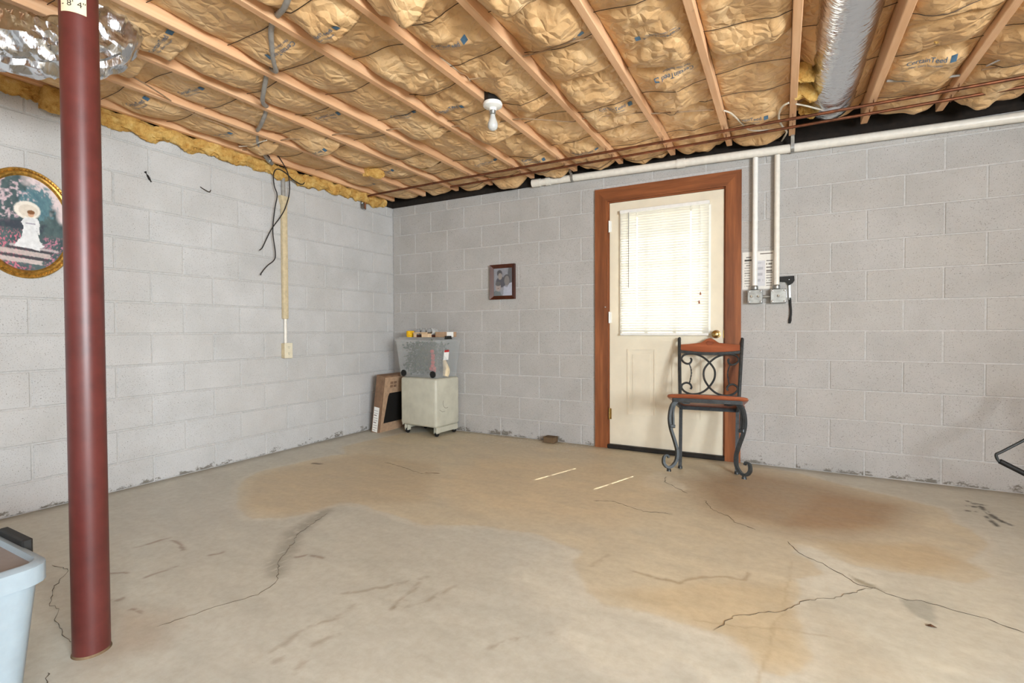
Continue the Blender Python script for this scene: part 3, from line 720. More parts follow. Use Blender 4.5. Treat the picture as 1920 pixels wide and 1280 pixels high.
# slab pieces around the glass
sx0, sx1, sz0, sz1 = ix0 + .014, ix1 - .014, 0.035, iz - .014
dy0, dy1 = YB + 0.004, YB + 0.048
lx0, lx1, lz0, lz1 = -1.175, -0.505, 0.985, 1.935
g = G(); g.box((sx0, dy0, sz0), (sx1, dy1, lz0)).box((sx0, dy0, lz1), (sx1, dy1, sz1)).box((sx0, dy0, lz0), (lx0, dy1, lz1)).box((lx1, dy0, lz0), (sx1, dy1, lz1))
slabo = g.build('door_panel', 'door', door)
for (a, b) in ((-1.133, -0.901), (-0.772, -0.545)):
    g = G(); z0, z1 = 0.285, 0.842
    for (e, w, h) in ((0.0, 0.012, 0.006), (0.045, 0.010, 0.004)):
        g.box((a + e, dy0 - h, z0 + e), (a + e + w, dy0 + .001, z1 - e)); g.box((b - e - w, dy0 - h, z0 + e), (b - e, dy0 + .001, z1 - e))
        g.box((a + e + w, dy0 - h, z0 + e), (b - e - w, dy0 + .001, z0 + e + w)); g.box((a + e + w, dy0 - h, z1 - e - w), (b - e - w, dy0 + .001, z1 - e))
    g.box((a + .055, dy0 - .003, z0 + .055), (b - .055, dy0 + .001, z1 - .055))
    g.build('raised_moulding', 'door', slabo)
g = G()
for a, b in (((lx0 - .02, lz0 - .02), (lx0 + .012, lz1 + .02)), ((lx1 - .012, lz0 - .02), (lx1 + .02, lz1 + .02)), ((lx0 + .012, lz0 - .02), (lx1 - .012, lz0 + .012)), ((lx0 + .012, lz1 - .012), (lx1 - .012, lz1 + .02))):
    g.box((a[0], dy0 - .006, a[1]), (b[0], dy1 + .006, b[1]))
g.build('glazing_frame', 'white', door)
g = G(); g.box((lx0, dy0 + .02, lz0), (lx1, dy0 + .024, lz1)); g.build('pane', 'glass', door)
for i in (1, 2):
    x = lx0 + (lx1 - lx0) * i / 3; z = lz0 + (lz1 - lz0) * i / 3
    g = G(); g.box((x - .011, dy0 + .026, lz0), (x + .011, dy0 + .04, lz1)); g.build('muntin', 'white', door)
    g = G(); g.box((lx0, dy0 + .027, z - .011), (lx1, dy0 + .039, z + .011)); g.build('muntin', 'white', door)
g = G(); g.rbox((ix0, YB - .03, 0), (ix1, YB + .16, 0.034), 0.006, 1); g.build('threshold', 'threshold', door)
for z, mt in ((1.866, 'white'), (1.103, 'white'), (0.289, 'brass')):
    g = G(); g.lathe([(0.0, -.048), (.0065, -.048), (.0065, .048), (0, .048)], (ix0 + .012, YB - .006, z), 'Z', 10); g.box((ix0 + .008, YB - .003, z - .045), (ix0 + .03, YB + .004, z + .045)); g.build('hinge', mt, door, True)
kb = G(); kx, kz = -0.445, 0.962
kb.lathe([(0, .004), (.032, .004), (.032, -.004), (.016, -.008), (.012, -.03), (.020, -.038), (.028, -.05), (.027, -.062), (.016, -.070), (0, -.071)], (kx, dy0, kz), 'Y', 24); kb.build('doorknob', 'brass', door, True)
g = G(); g.box((ix1 - .016, dy0 - .004, kz - .03), (ix1 - .010, dy0 + .004, kz + .03)); g.build('strike_plate', 'brass', door)
g = G(); g.lathe([(0, 0), (.006, 0), (.006, -.02), (0, -.022)], (CX0 + CW - .012, cy0, 1.19), 'Y', 10); g.build('latch_pin', 'steel', door, True)

# ------------------------------------------------------------------ mini blind on the door
bx0, bx1 = -1.183, -0.497; by = dy0 - 0.028; bz0, bz1 = 0.972, 1.955
blind = thing('mini_blind', 'white closed mini blind glowing over the window of the cream door', 'blind', (0, 0, 0))
g = G(); g.rbox((bx0 - .004, by - .014, bz1), (bx1 + .004, dy0 - .001, bz1 + .028), .003, 1); g.build('head_rail', 'white', blind)
g = G(); g.rbox((bx0, by - .013, bz0 - .02), (bx1, by + .013, bz0), .004, 2); g.build('bottom_rail', 'white', blind)
LAD = (-1.045, -0.845, -0.628)
def slat_mesh(slots):
    g = G(); n = 8; w = .025; tilt = math.radians(62)
    xs = [bx0]
    if slots:
        for lx in (LAD[0], LAD[2]): xs += [lx - .005, lx + .005]
    xs += [bx1]
    pts = []
    for i in range(n + 1):
        t = (i / n - .5); a, c = t * w, 0.0042 * (1 - (2 * t) ** 2)
        # inner edge up: slats throw the yard light up to the ceiling
        yy = -(a * math.cos(tilt)) - c * math.sin(tilt); zz = a * math.sin(tilt) - c * math.cos(tilt) * -1
        pts.append((yy, zz))
    for s in range(len(xs) - 1):
        hole = slots and s % 2 == 1
        for i in range(n):
            if hole and 0 < i < 7: continue
            (y0, z0), (y1, z1) = pts[i], pts[i + 1]
            th = 0.0006
            g.add([(xs[s], y0, z0), (xs[s + 1], y0, z0), (xs[s + 1], y1, z1), (xs[s], y1, z1)], [(0, 1, 2, 3)])
    me = bpy.data.meshes.new('slat'); me.from_pydata(g.v, [], g.f); me.materials.append(M['slat'])
    bm = bmesh.new(); bm.from_mesh(me); bmesh.ops.remove_doubles(bm, verts=bm.verts, dist=1e-6)
    for f in bm.faces: f.smooth = True
    bm.to_mesh(me); bm.free(); me.update(); return me
sm0, sm1 = slat_mesh(False), slat_mesh(True)
z = bz0 + .012
while z < bz1 - .004:
    o = link('slat', sm1 if z > 1.12 else sm0, blind); o.location = (0, by, z); z += 0.0205
for lx in LAD:
    g = G(); g.box((lx - .0007, by - .0135, bz0), (lx + .0007, by - .0125, bz1)); g.build('ladder_cord', 'white', blind)
g = G(); g.tube([(-1.109, by - .024, bz1), (-1.109, by - .026, 1.34)], .0035, 6); g.build('tilt_wand', 'cable_grey', blind, True)
for x, zb in ((-.554, 1.275), (-.563, 1.21)):
    g = G(); g.tube([(-.556, by - .018, bz1), (x + .002, by - .02, 1.6), (x, by - .02, zb)], .0011, 5); c1 = g.build('lift_cord', 'white', blind, True)
    g = G(); g.lathe([(0, .012), (.003, .012), (.007, -.012), (0, -.013)], (x, by - .02, zb), 'Z', 10); g.build('tassel', 'chairwood', c1, True)

# ------------------------------------------------------------------ outside the door: yard and eave
g = G(); g.box((-9, YB + .21, -0.12), (8, 16, -0.02)); tag(g.build('yard_paving', 'ground'), kind='structure')

# ================================================================== steel post
post = thing('steel_post', 'red-painted round steel support post carrying a paper length sticker', 'post', (-1.905, 0.728, 0))
PR = 0.0478
g = G(); g.lathe([(PR, 0.0), (PR, 2.338)], n=48); g.build('column', 'red_steel', post, True)
g = G(); g.rbox((-.09, -.09, 2.338), (.09, .09, 2.349), .002, 1); g.build('cap_plate', 'red_steel', post)
g = G(); R = random.Random(3)
g.lathe([(PR + .003, 0.0), (PR + .002, .003), (PR + .0003, .007)], n=40); g.build('grout_ring', 'scrap', post, True)
# sticker wrapped on the post, facing the camera
ang = math.atan2(-0.728, 1.905)          # toward the camera
def on_post(s, h, out): return (math.cos(ang + s / PR) * (PR + out), math.sin(ang + s / PR) * (PR + out), h)
lab_a, lab_b, lab_z = -0.047, 0.018, 1.957
n = 16; g = G(); vs = []
for i in range(n + 1):
    s = lab_a + (lab_b - lab_a) * i / n
    vs += [on_post(s, lab_z - .003 * i / n, .0006), on_post(s, 2.15, .0006), on_post(s, lab_z - .003 * i / n, -.001), on_post(s, 2.15, -.001)]
fs = []
for i in range(n):
    a = i * 4; b = a + 4; fs += [(a, b, b + 1, a + 1), (a + 2, a, b, b + 2)]
g.add(vs, fs); stk = g.build('length_sticker', 'kraftlabel', post, True)
def post_text(body, size, s0, h):
    V, Fc = text_geo(body, size); g = G(); g.add([on_post(s0 + v.x, h + v.y, .0012) for v in V], Fc); g.build('printed_lettering', 'ink', stk)
post_text('- 8\' 4"', 0.025, -0.013, 1.980)
for h, a, b in ((2.007, -.030, .004), (1.999, -.024, -.002)):      # print too small to read
    g = G(); k = 8; P = [on_post(a + (b - a) * i / k, h + d, .0012) for i in range(k + 1) for d in (0, .0028)]
    g.add(P, [(2 * i, 2 * i + 2, 2 * i + 3, 2 * i + 1) for i in range(0, k) if i != 4]); g.build('small_print', 'lid', stk)

# ================================================================== chair leaning back against the door
AL = math.radians(15.5)
chair = thing('dining_chair', 'wrought-iron scroll chair with brown wood seat tipped back against the cream door', 'chair', (-0.455, 3.71, 0.004), (-AL, 0, math.radians(5)))
SQ = lambda a, b: [(-a, -b), (a, -b), (a, b), (-a, b)]
OCT = lambda r: [(r * math.cos(math.pi * k / 4 + .39), r * math.sin(math.pi * k / 4 + .39)) for k in range(8)]
# seat
def seat_outline(o=0.0):
    pts = []
    for x, y in [(-.20, .01), (.20, .01), (.222, -.10), (.235, -.25), (.245, -.36), (.235, -.405), (.18, -.425), (.08, -.438), (-.08, -.438), (-.18, -.425), (-.235, -.405), (-.245, -.36), (-.235, -.25), (-.222, -.10)]:
        v = Vector((x, y + .21)); v = v * (1 + o / .23); pts.append((v.x, v.y - .21))
    return [(p.x, p.y) for p in smooth_path([(a, b, 0) for a, b in pts], 4, True)]
g = G(); so = []; layers = [(-.018, .448), (-.002, .452), (0.004, .460), (0.0, .470), (-.012, .475)]
ring = [seat_outline(o) for o, _ in layers]; m = len(ring[0]); vs = []
for (o, h), rg in zip(layers, ring): vs += [(x, y, h - 0.010 * math.exp(-((x / .12) ** 2 + ((y + .2) / .14) ** 2)) * 0) for x, y in rg]
fs = [(i * m + k, i * m + (k + 1) % m, (i + 1) * m + (k + 1) % m, (i + 1) * m + k) for i in range(len(layers) - 1) for k in range(m)]
g.add(vs, fs + [tuple(range(m)), tuple((len(layers) - 1) * m + k for k in range(m))]); g.build('seat', 'chairwood', chair, True)
g = G()
g.sweep([(-.205, -.40, .436), (.205, -.40, .436)], SQ(.012, .009)); g.sweep([(-.185, .0, .436), (.185, .0, .436)], SQ(.012, .009))
g.sweep([(-.205, -.40, .436), (-.185, .0, .436)], SQ(.012, .009)); g.sweep([(.205, -.40, .436), (.185, .0, .436)], SQ(.012, .009)); g.build('seat_frame', 'iron', chair)
# back: posts lean slightly and flare
def bk(x, t):      # t: distance up the back from the seat
    return (x, 0.004 + 0.085 * (t / .52) ** 1.3, .445 + t)
for s in (-1, 1):
    pts = [(s * .185, 0.0, .018), (s * .187, 0, .2), (s * .19, 0, .44)]
    g = G(); g.sweep(smooth_path(pts, 4), SQ(.0115, .0115)); g.lathe([(.016, 0), (.016, .012), (.012, .022)], (s * .185, 0, 0), n=12); g.build('leg', 'iron', chair, True)
    g = G(); pts = [bk(s * (.195 + .027 * t / .52), t) for t in np.linspace(0, .535, 10)]; e = Vector(pts[-1])
    pts += [e + Vector((0, .012, .008)), e + Vector((0, .024, -.004))]
    g.sweep(pts, OCT(.0125)); g.build('back_post', 'iron', chair, True)
def hw(t): return .195 + .027 * t / .52
def rail(t0, sag, sec, name, mat='iron'):
    g = G(); pts = [bk(x, t0 - sag * (1 - (x / hw(t0)) ** 2)) for x in np.linspace(-hw(t0), hw(t0), 13)]; g.sweep(pts, sec); g.build(name, mat, chair, True)
rail(.088, 0.0, SQ(.009, .008), 'lower_rail'); rail(.432, .016, SQ(.010, .008), 'upper_rail')
# wooden crest
g = G(); n = 33; th = .011; vs = []; tx = np.linspace(-1, 1, n)
top = [.500 + .008 * math.cos(a * 3.1) - .004 * abs(a) + .034 * max(0, math.cos(min(abs(a) / .30, 1) * math.pi / 2)) ** 1.2 for a in tx]
for a, tt in zip(tx, top):
    x = a * (hw(.47) - .012); b0 = .443 - .016 * (1 - a * a)
    p0, p1 = Vector(bk(x, b0)), Vector(bk(x, tt)); off = Vector((0, -th, 0))
    vs += [p0 + off, p1 + off, p1 - off, p0 - off]
fs = [(i * 4 + q, i * 4 + (q + 1) % 4, i * 4 + 4 + (q + 1) % 4, i * 4 + 4 + q) for i in range(n - 1) for q in range(4)] + [(0, 1, 2, 3), tuple((n - 1) * 4 + q for q in range(4))]
g.add(vs, fs); crest = g.build('crest_rail', 'chairwood', chair, True)
g = G(); c = Vector(bk(0, .490)) + Vector((0, -.0125, 0))
for k in range(7):
    a = math.radians(-66 + 22 * k); d = Vector((math.sin(a), .02, math.cos(a)))
    g.sweep([c, c + d * .014, c + d * .027], OCT(.0036), radius=[.5, .9, 1.1])
g.sweep([c + Vector((-.02, 0, -.003)), c + Vector((.02, 0, -.003))], OCT(.004)); g.build('carved_shell', 'chairwood', crest, True)
# scrolls from photograph coordinates of the back (left-hand curve), mirrored
def cr(x, y): return bk((x - 912) * .000495, .088 + (1110 - y) * .00046)
LS = [(640, 480), (655, 510), (640, 560), (600, 580), (545, 555), (510, 495), (540, 430), (620, 402), (720, 410), (820, 460), (910, 550), (975, 650), (992, 750), (970, 860), (895, 985), (800, 1065), (690, 1092), (590, 1065), (530, 1000), (535, 940), (590, 905), (645, 925), (668, 975), (655, 1010)]
for s in (0, 1):
    pts = [cr(x if s == 0 else 1824 - x, y) for x, y in LS]
    pts = [(p[0], p[1] - (.006 if s else 0) * math.exp(-((p[0]) / .06) ** 2), p[2]) for p in pts]
    g = G(); g.sweep(smooth_path(pts, 5), OCT(.0075), up=(0, 1, 0)); g.build('scroll', 'iron', chair, True)
    tw = smooth_path([cr(x if s == 0 else 1824 - x, y) for x, y in [(622, 575), (648, 650), (660, 740), (650, 830), (638, 905)]], 10)
    g = G(); g.sweep(tw, SQ(.0042, .0028), up=(0, 1, 0), twist=.55); g.build('twisted_rod', 'iron', chair)
LEG = [(0.0, .432), (.022, .405), (.034, .36), (.036, .31), (.024, .255), (-.004, .185), (-.022, .128), (-.018, .072), (.012, .034), (.045, .028), (.068, .052), (.064, .088), (.042, .096), (.034, .082)]
INN = [(-.02, .432), (.004, .405), (.014, .36), (.012, .31), (.010, .262)]
LEG = [(a, .432 - (.432 - h) * 1.075) for a, h in LEG]
for s in (-1, 1):
    d = Vector((s * .86, -.5, 0)); o = Vector((s * .195, -.385, 0))
    pth = lambda L: smooth_path([o + d * a + Vector((0, 0, h)) for a, h in L], 5)
    P = pth(LEG); w = Vector((s * .5, .86, 0))
    g = G(); g.sweep(P, SQ(.008, .013), up=d, radius=[1.0 if i < len(P) * .75 else 1.0 - .35 * (i - len(P) * .75) / (len(P) * .25) for i in range(len(P))])
    g.lathe([(.014, -.004), (.014, .008), (.008, .022)], o + d * .03 + Vector((0, 0, -.026)), n=10)
    lg = g.build('leg', 'iron', chair, True)
    g = G(); g.sweep(pth(INN), SQ(.006, .010), up=d); g.sweep(pth([(-.03, .432), (-.07, .425), (-.10, .43)]), SQ(.006, .008), up=(0, 0, 1)); g.build('inner_brace', 'iron', lg, True)
    g = G(); c = o + d * .018 + Vector((0, 0, .262)); g.rbox((-.018, -.016, -.011), (.018, .016, .011), .003, 1, xform=lambda v: c + d * v.x + w * v.y + Vector((0, 0, v.z))); g.build('collar', 'iron', lg)

# ================================================================== storage stack in the corner
cart = thing('storage_cart', 'grey putty plastic rolling cart under the clear storage tote', 'cart', (0, 0, 0))
cx0, cx1, cy_0, cy_1 = -3.325, -2.868, 3.77, 4.12
g = G(); g.rbox((cx0, cy_0, .085), (cx1, cy_1, .548), .028, 4); g.build('body', 'cart', cart, True)
g = G(); g.box((cx0 + .03, cy_0 + .006, .085), (cx0 + .034, cy_0 - .0015, .53)); g.build('lid_seam', 'cart', cart)
g = G(); g.rbox((cx1 - .03, cy_0 + .02, .035), (cx1 - .004, cy_1 - .02, .088), .004, 1); g.build('base_skirt', 'cart', cart); g = G(); g.rbox((cx0 + .02, cy_0 + .03, .045), (cx0 + .05, cy_1 - .02, .088), .004, 1); g.build('base_skirt', 'cart', cart)
for x in (cx0 + .055, cx1 - .03):
    for y in (cy_0 + .045, cy_1 - .05):
        g = G(); g.lathe([(.0, -.012), (.022, -.012), (.026, -.006), (.026, .006), (.022, .012), (0, .012)], (x, y, .026), 'X', 14); w_ = g.build('caster_wheel', 'black', cart, True)
        g = G(); g.box((x - .018, y - .022, .03), (x - .013, y + .022, .09)).box((x + .013, y - .022, .03), (x + .018, y + .022, .09)); g.build('caster_fork', 'cart', w_)
g = G(); ry = 3.9
P = [(cx1 + .0008, ry + .05 * math.cos(t) + .02, .31 + .05 * math.sin(t)) for t in np.linspace(2.6, 5.2, 14)]; g.tube(P, .0014, 4); g.tube([(cx1 + .0008, 3.82, .255), (cx1 + .0008, 3.86, .23), (cx1 + .0008, 3.90, .232)], .0012, 4); g.build('scratch', 'crack', cart)
for zz in (.15, .42):
    g = G(); g.box((cx0 - .006, cy_0 + .03, zz), (cx0 + .002, cy_0 + .06, zz + .07)); g.build('latch', 'cart', cart)
ct = thing('storage_tote', 'clear plastic storage tote full of dark green garland on the grey cart', 'tote', (0, 0, 0))
def taper(b0, b1, t0, t1, z0, z1, r=.03):
    """walls of an open tapered tub (outer skin + inner skin)"""
    def rr(a, b, rad):
        pts = []
        for cx, cy, s in ((b[0] - rad, b[1] - rad, 0), (a[0] + rad, b[1] - rad, 1), (a[0] + rad, a[1] + rad, 2), (b[0] - rad, a[1] + rad, 3)):
            for k in range(5): t = math.pi / 2 * (s + k / 4); pts.append((cx + rad * math.cos(t), cy + rad * math.sin(t)))
        return pts
    return rr(b0, b1, r), rr(t0, t1, r)
tb, tt = taper((-3.365, 3.80), (-2.875, 4.10), (-3.40, 3.77), (-2.84, 4.125), .549, .905)
g = G(); m = len(tb); th = .003
def inset(p, c, k): return [(c[0] + (x - c[0]) * k, c[1] + (y - c[1]) * k) for x, y in p]
cc = (-3.12, 3.945); vs = [(x, y, .5495) for x, y in tb] + [(x, y, .905) for x, y in tt]
vs += [(x, y, .905) for x, y in inset(tt, cc, .985)] + [(x, y, .553) for x, y in inset(tb, cc, .985)]
fs = []
for k in range(3): fs += [(k * m + i, k * m + (i + 1) % m, (k + 1) * m + (i + 1) % m, (k + 1) * m + i) for i in range(m)]
g.add(vs, fs + [tuple(range(m)), tuple(3 * m + i for i in range(m))]); g.build('tub', 'frost', ct, True)
g = G(); r0, r1 = taper((-3.405, 3.762), (-2.83, 4.13), (-3.38, 3.785), (-2.85, 4.11), 0, 0)
vs = [(x, y, .893) for x, y in r0] + [(x, y, .918) for x, y in r0] + [(x, y, .920) for x, y in r1] + [(x, y, .934) for x, y in inset(r1, cc, .985)]
fs = []
for k in range(3): fs += [(k * m + i, k * m + (i + 1) % m, (k + 1) * m + (i + 1) % m, (k + 1) * m + i) for i in range(m)]
g.add(vs, fs + [tuple(3 * m + i for i in range(m))]); g.build('tote_lid', 'frost', ct, True)
g = G(); g.rbox((-2.842, 3.87, .922), (-2.822, 3.95, .947), .004, 1); g.rbox((-2.838, 3.855, .915), (-2.826, 3.965, .925), .003, 1); g.build('latch', 'black', ct)
for x in (-3.30, -2.925):
    g = G(); g.lathe([(0, -.006), (.032, -.006), (.032, .006), (0, .006)], (x, 3.795, .585), 'Y', 16); g.build('wheel', 'black', ct, True)
g = G(); g.add([(-2.848, 3.872, .81), (-2.846, 3.94, .812), (-2.858, 3.94, .72), (-2.860, 3.872, .718), (-2.852, 3.872, .81), (-2.850, 3.94, .812), (-2.862, 3.94, .72), (-2.864, 3.872, .718)], [(0, 1, 2, 3), (7, 6, 5, 4), (0, 4, 5, 1), (1, 5, 6, 2), (2, 6, 7, 3), (3, 7, 4, 0)]); lb = g.build('barcode_label', 'paper', ct)
g = G(); g.add([(-2.8470, 3.872, .812), (-2.8450, 3.94, .814), (-2.8480, 3.94, .794), (-2.8500, 3.872, .792)], [(0, 1, 2, 3)]); g.build('red_header', 'red', lb)
# garland in the tote: leaves nobody could count
R = random.Random(9); g = G()
for i in range(1500):
    x = R.uniform(-3.33, -2.95); y = R.uniform(3.815, 4.06); zt = .885 - .06 * abs(x + 3.1) ; zz = R.uniform(.592, zt)
    if x < -3.29 and R.random() < .5: continue
    c = Vector((x, y, zz)); a = Vector((R.gauss(0, 1), R.gauss(0, 1), R.gauss(0, 1))).normalized(); b = a.orthogonal().normalized(); L = R.uniform(.022, .042)
    g.add([c, c + a * L * .5 + b * L * .3, c + a * L, c + a * L * .5 - b * L * .3, c + a * L * .5 + a.cross(b) * .006], [(0, 1, 4), (1, 2, 4), (2, 3, 4), (3, 0, 4)])
tag(g.build('garland', 'leaf'), 'dark green artificial garland packed inside the clear tote', 'garland', kind='stuff')
for i, (x, y, zz) in enumerate([(-2.945, 3.80, .80), (-2.94, 3.805, .765), (-2.945, 3.81, .735), (-2.94, 3.805, .70), (-2.95, 3.81, .665), (-2.93, 3.81, .64), (-2.965, 3.81, .635), (-2.945, 3.82, .615)]):
    R = random.Random(i); g = G(); r = .02
    g.lathe([(0, -r)] + [(r * math.sin(t), -r * math.cos(t)) for t in np.linspace(.3, 2.8, 7)] + [(0, r)], (x, y + .01, zz), n=12)
    tag(g.build('berry_ornament', 'red', None, True), 'red ball ornament in a cluster inside the clear tote', 'ornament', 'red ornaments in the clear tote')
g = G(); R = random.Random(4)
P = [(-2.885, 3.93, .56), (-2.885, 3.945, .62), (-2.89, 3.93, .68), (-2.895, 3.92, .72)]
g.sweep(smooth_path(P, 5), OCT(.035), radius=[1 - .8 * abs(t - .25) for t in np.linspace(0, 1, 16)]); tag(g.build('cloth_bundle', 'cream_cloth', None, True), 'cream cloth bundle inside the clear tote under its label', 'cloth')
# things lying on the tote lid
ZL = .9345
g = G(); g.lathe([(0, 0), (.036, 0), (.040, .012), (.040, .048), (.036, .06), (.014, .062), (.012, .03), (0, .03)], (-3.27, 3.86, ZL), n=20); tag(g.build('foam_roll', 'yellow', None, True), 'round yellow foam roll on the clear tote lid', 'foam roll')
g = G(); g.rbox((-3.215, 3.86, ZL), (-2.995, 3.985, ZL + .022), .002, 1); tag(g.build('wooden_tray', 'frame'), 'dark flat wooden tray under the glass jars on the clear tote', 'tray')
g = G(); g.rbox((-3.07, 3.80, ZL), (-2.985, 3.85, ZL + .035), .002, 1); tag(g.build('wood_offcut', 'stick'), 'short pale wood offcut under the thin pale stick on the tote lid', 'wood')
g = G(); g.rbox((-3.19, 3.81, ZL + .0355), (-3.02, 3.832, ZL + .047), .002, 1); tag(g.build('wood_stick', 'stick'), 'thin pale wood stick lying across the wood offcut on the tote lid', 'stick')
g = G(); g.rbox((-3.185, 3.812, ZL), (-3.160, 3.83, ZL + .035), .001, 1); tag(g.build('wood_spacer', 'stick'), 'tiny wood spacer holding up the thin pale stick beside the foam roll', 'wood')
for i, (x, lab) in enumerate([(-3.17, 'small clear glass jar lying nearest the yellow foam roll'), (-3.10, 'small clear glass jar lying between the two other jars'), (-3.03, 'small clear glass jar lying nearest the long cardboard box')]):
    jar = thing('glass_jar', lab, 'jar', (x, 3.92, ZL + .0225 + .033), group='jars lying on the tote lid')
    g = G(); g.lathe([(.0, .045), (.026, .045), (.0325, .036), (.033, -.025), (.024, -.034), (.024, -.044)], n=18, axis='Y'); g.build('body', 'jar', jar, True)
    g = G(); g.lathe([(.0, -.058), (.026, -.058), (.0265, -.040), (.022, -.038)], n=18, axis='Y'); g.build('lid', 'steel', jar, True)
g = G(); g.rbox((-2.985, 3.90, ZL), (-2.845, 4.05, ZL + .05), .002, 1); bx = thing('carton', 'low tan cardboard carton with a white end on the clear tote lid', 'box')
b_ = g.build('body', 'card_light', bx); g = G(); g.box((-2.8455, 3.905, ZL + .002), (-2.8425, 4.0, ZL + .049)); g.build('white_end', 'paper', bx)
# the stack stands slightly turned to the wall
PIV0, PIV1 = Vector((-2.868, 3.77, 0)), Vector((-2.822, 3.712, 0)); ROTS = Matrix.Rotation(math.radians(-4), 4, 'Z')
for o in list(COL.objects):
    if o.parent is None and o.name.split('.')[0] in ('storage_cart', 'storage_tote', 'garland', 'berry_ornament', 'cloth_bundle', 'foam_roll', 'wooden_tray', 'wood_offcut', 'wood_stick', 'wood_spacer', 'glass_jar', 'carton'):
        o.matrix_world = Matrix.Translation(PIV1) @ ROTS @ Matrix.Translation(-PIV0) @ Matrix.Translation(o.location)
# flat box leaning against the cart
LB = math.radians(8.0); fb = thing('flat_carton', 'flat brown carton with a dark printed panel leaning beside the grey cart', 'carton', (-3.555, 3.63, 0.0), (0, LB, 0))
g = G(); g.rbox((0, 0, 0), (.095, .40, .575), .003, 1); g.build('body', 'card', fb)
g = G(); g.box((.0945, .02, .012), (.0965, .38, .56)); pn = g.build('printed_face', 'card_light', fb)
g = G(); g.prism([(.055, .10), (.36, .10), (.36, .40), (.10, .40), (.085, .37)], .0962, .0975, 'X'); g.build('dark_panel', 'dark', pn)
for i in range(2):
    for j in range(2):
        g = G(); g.box((.0962, .10 + .05 * i, .455 + .035 * j), (.0972, .14 + .05 * i, .48 + .035 * j)); g.build('printed_square', 'card', pn)
g = G(); g.box((.012, -.0015, .015), (.078, .001, .26)); lb = g.build('shipping_label', 'paper', fb)
for k in range(9):
    g = G(); w = .05 if k % 3 else .035; g.box((.018, -.0022, .03 + k * .024), (.018 + w, -.0014, .034 + k * .024 + (.006 if k in (3, 6) else 0))); g.build('printed_line', 'lid', lb)
# wood scrap by the door
g = G(); g.rbox((-.052, -.045, 0), (.052, .045, .052), .004, 1); sb = g.build('wood_block', 'scrap'); sb.location = (-1.805, 4.035, 0.0015); sb.rotation_euler = (0, 0, -.03); tag(sb, 'small weathered wood block on the floor against the block wall', 'wood block')

# ================================================================== tote in the near left corner
nt = thing('lidded_tote', 'pale blue-grey plastic tote with a grey lid beside the red post', 'tote', (0, 0, 0))
tx1, ty1 = -1.556, 0.522; W_, D_ = .42, .60; H_ = .45
b0_, t0_ = taper((tx1 - W_ + .05, ty1 - D_ + .05), (tx1 - .05, ty1 - .05), (tx1 - W_ + .014, ty1 - D_ + .014), (tx1 - .014, ty1 - .014), 0, 0, .045)
m = len(b0_); g = G(); vs = [(x, y, 0.002) for x, y in b0_] + [(x, y, H_ - .045) for x, y in t0_]
g.add(vs, [(i, (i + 1) % m, m + (i + 1) % m, m + i) for i in range(m)] + [tuple(range(m))]); g.build('tub', 'tote', nt, True)
o0, o1 = taper((tx1 - W_, ty1 - D_), (tx1, ty1), (tx1 - W_ + .01, ty1 - D_ + .01), (tx1 - .01, ty1 - .01), 0, 0, .05)
i0, i1 = taper((tx1 - W_ + .019, ty1 - D_ + .019), (tx1 - .019, ty1 - .019), (tx1 - W_ + .024, ty1 - D_ + .024), (tx1 - .024, ty1 - .024), 0, 0, .035)
g = G(); vs = [(x, y, H_ - .05) for x, y in o0] + [(x, y, H_ - .008) for x, y in o0] + [(x, y, H_) for x, y in o1] + [(x, y, H_) for x, y in i0] + [(x, y, H_ - .012) for x, y in i1]
vs = [(x, y, H_ - .05) for x, y in t0_] + vs
fs = []
for k in range(5): fs += [(k * m + i, k * m + (i + 1) % m, (k + 1) * m + (i + 1) % m, (k + 1) * m + i) for i in range(m)]
g.add(vs, fs); g.build('rim', 'tote', nt, True)
g = G(); g.add([(x, y, H_ - .012) for x, y in i1] + [(x, y, H_ - .016) for x, y in i1], [tuple(range(m)), tuple(range(2 * m - 1, m - 1, -1))]); g.build('tote_lid', 'lid', nt)
p = onz(8, 1002, H_ + .012); q = onz(60, 1022, H_ + .012)
g = G(); g.rbox((-1.875, ty1 - .008, H_ - .03), (-1.715, ty1 + .014, H_ + .016), .004, 1); g.build('latch_handle', 'black', nt)

# ================================================================== ducts
def duct(name, label, pts, r, seed, ringamp=.05, amp=.05, flat=1.0):
    P = smooth_path(pts, 14); n = 40; rad = []
    L = 0; vs = []; T = []
    for i in range(len(P)):
        a = P[max(i - 1, 0)]; b = P[min(i + 1, len(P) - 1)]; T.append((b - a).normalized())
    u = T[0].orthogonal().normalized()
    for i, p in enumerate(P):
        if i: L += (p - P[i - 1]).length
        u = (u - T[i] * u.dot(T[i])).normalized(); w = T[i].cross(u)
        for k in range(n):
            t = 2 * math.pi * k / n
            rr = r * (1 - ringamp * .5 + ringamp * abs(math.sin(L * 42 + 1.6 * math.sin(3 * t + L * 9))) + amp * (float(ridge(np.array(L * 16 + 3 * math.cos(t)), np.array(3 * math.sin(t) + seed), 95)) - .5))
            vs.append(p + u * (rr * math.cos(t)) + w * (rr * math.sin(t)))
    fs = [(i * n + k, i * n + (k + 1) % n, (i + 1) * n + (k + 1) % n, (i + 1) * n + k) for i in range(len(P) - 1) for k in range(n)]
    g = G(); g.add(vs, fs + [tuple(range(n)), tuple((len(P) - 1) * n + k for k in range(n))]); o = g.build(name, 'foil', None, True)
    return tag(o, label, 'duct')
def dep(x, y, d):          # a place at a given distance in front of the camera
    return O + ray(x, y) * d
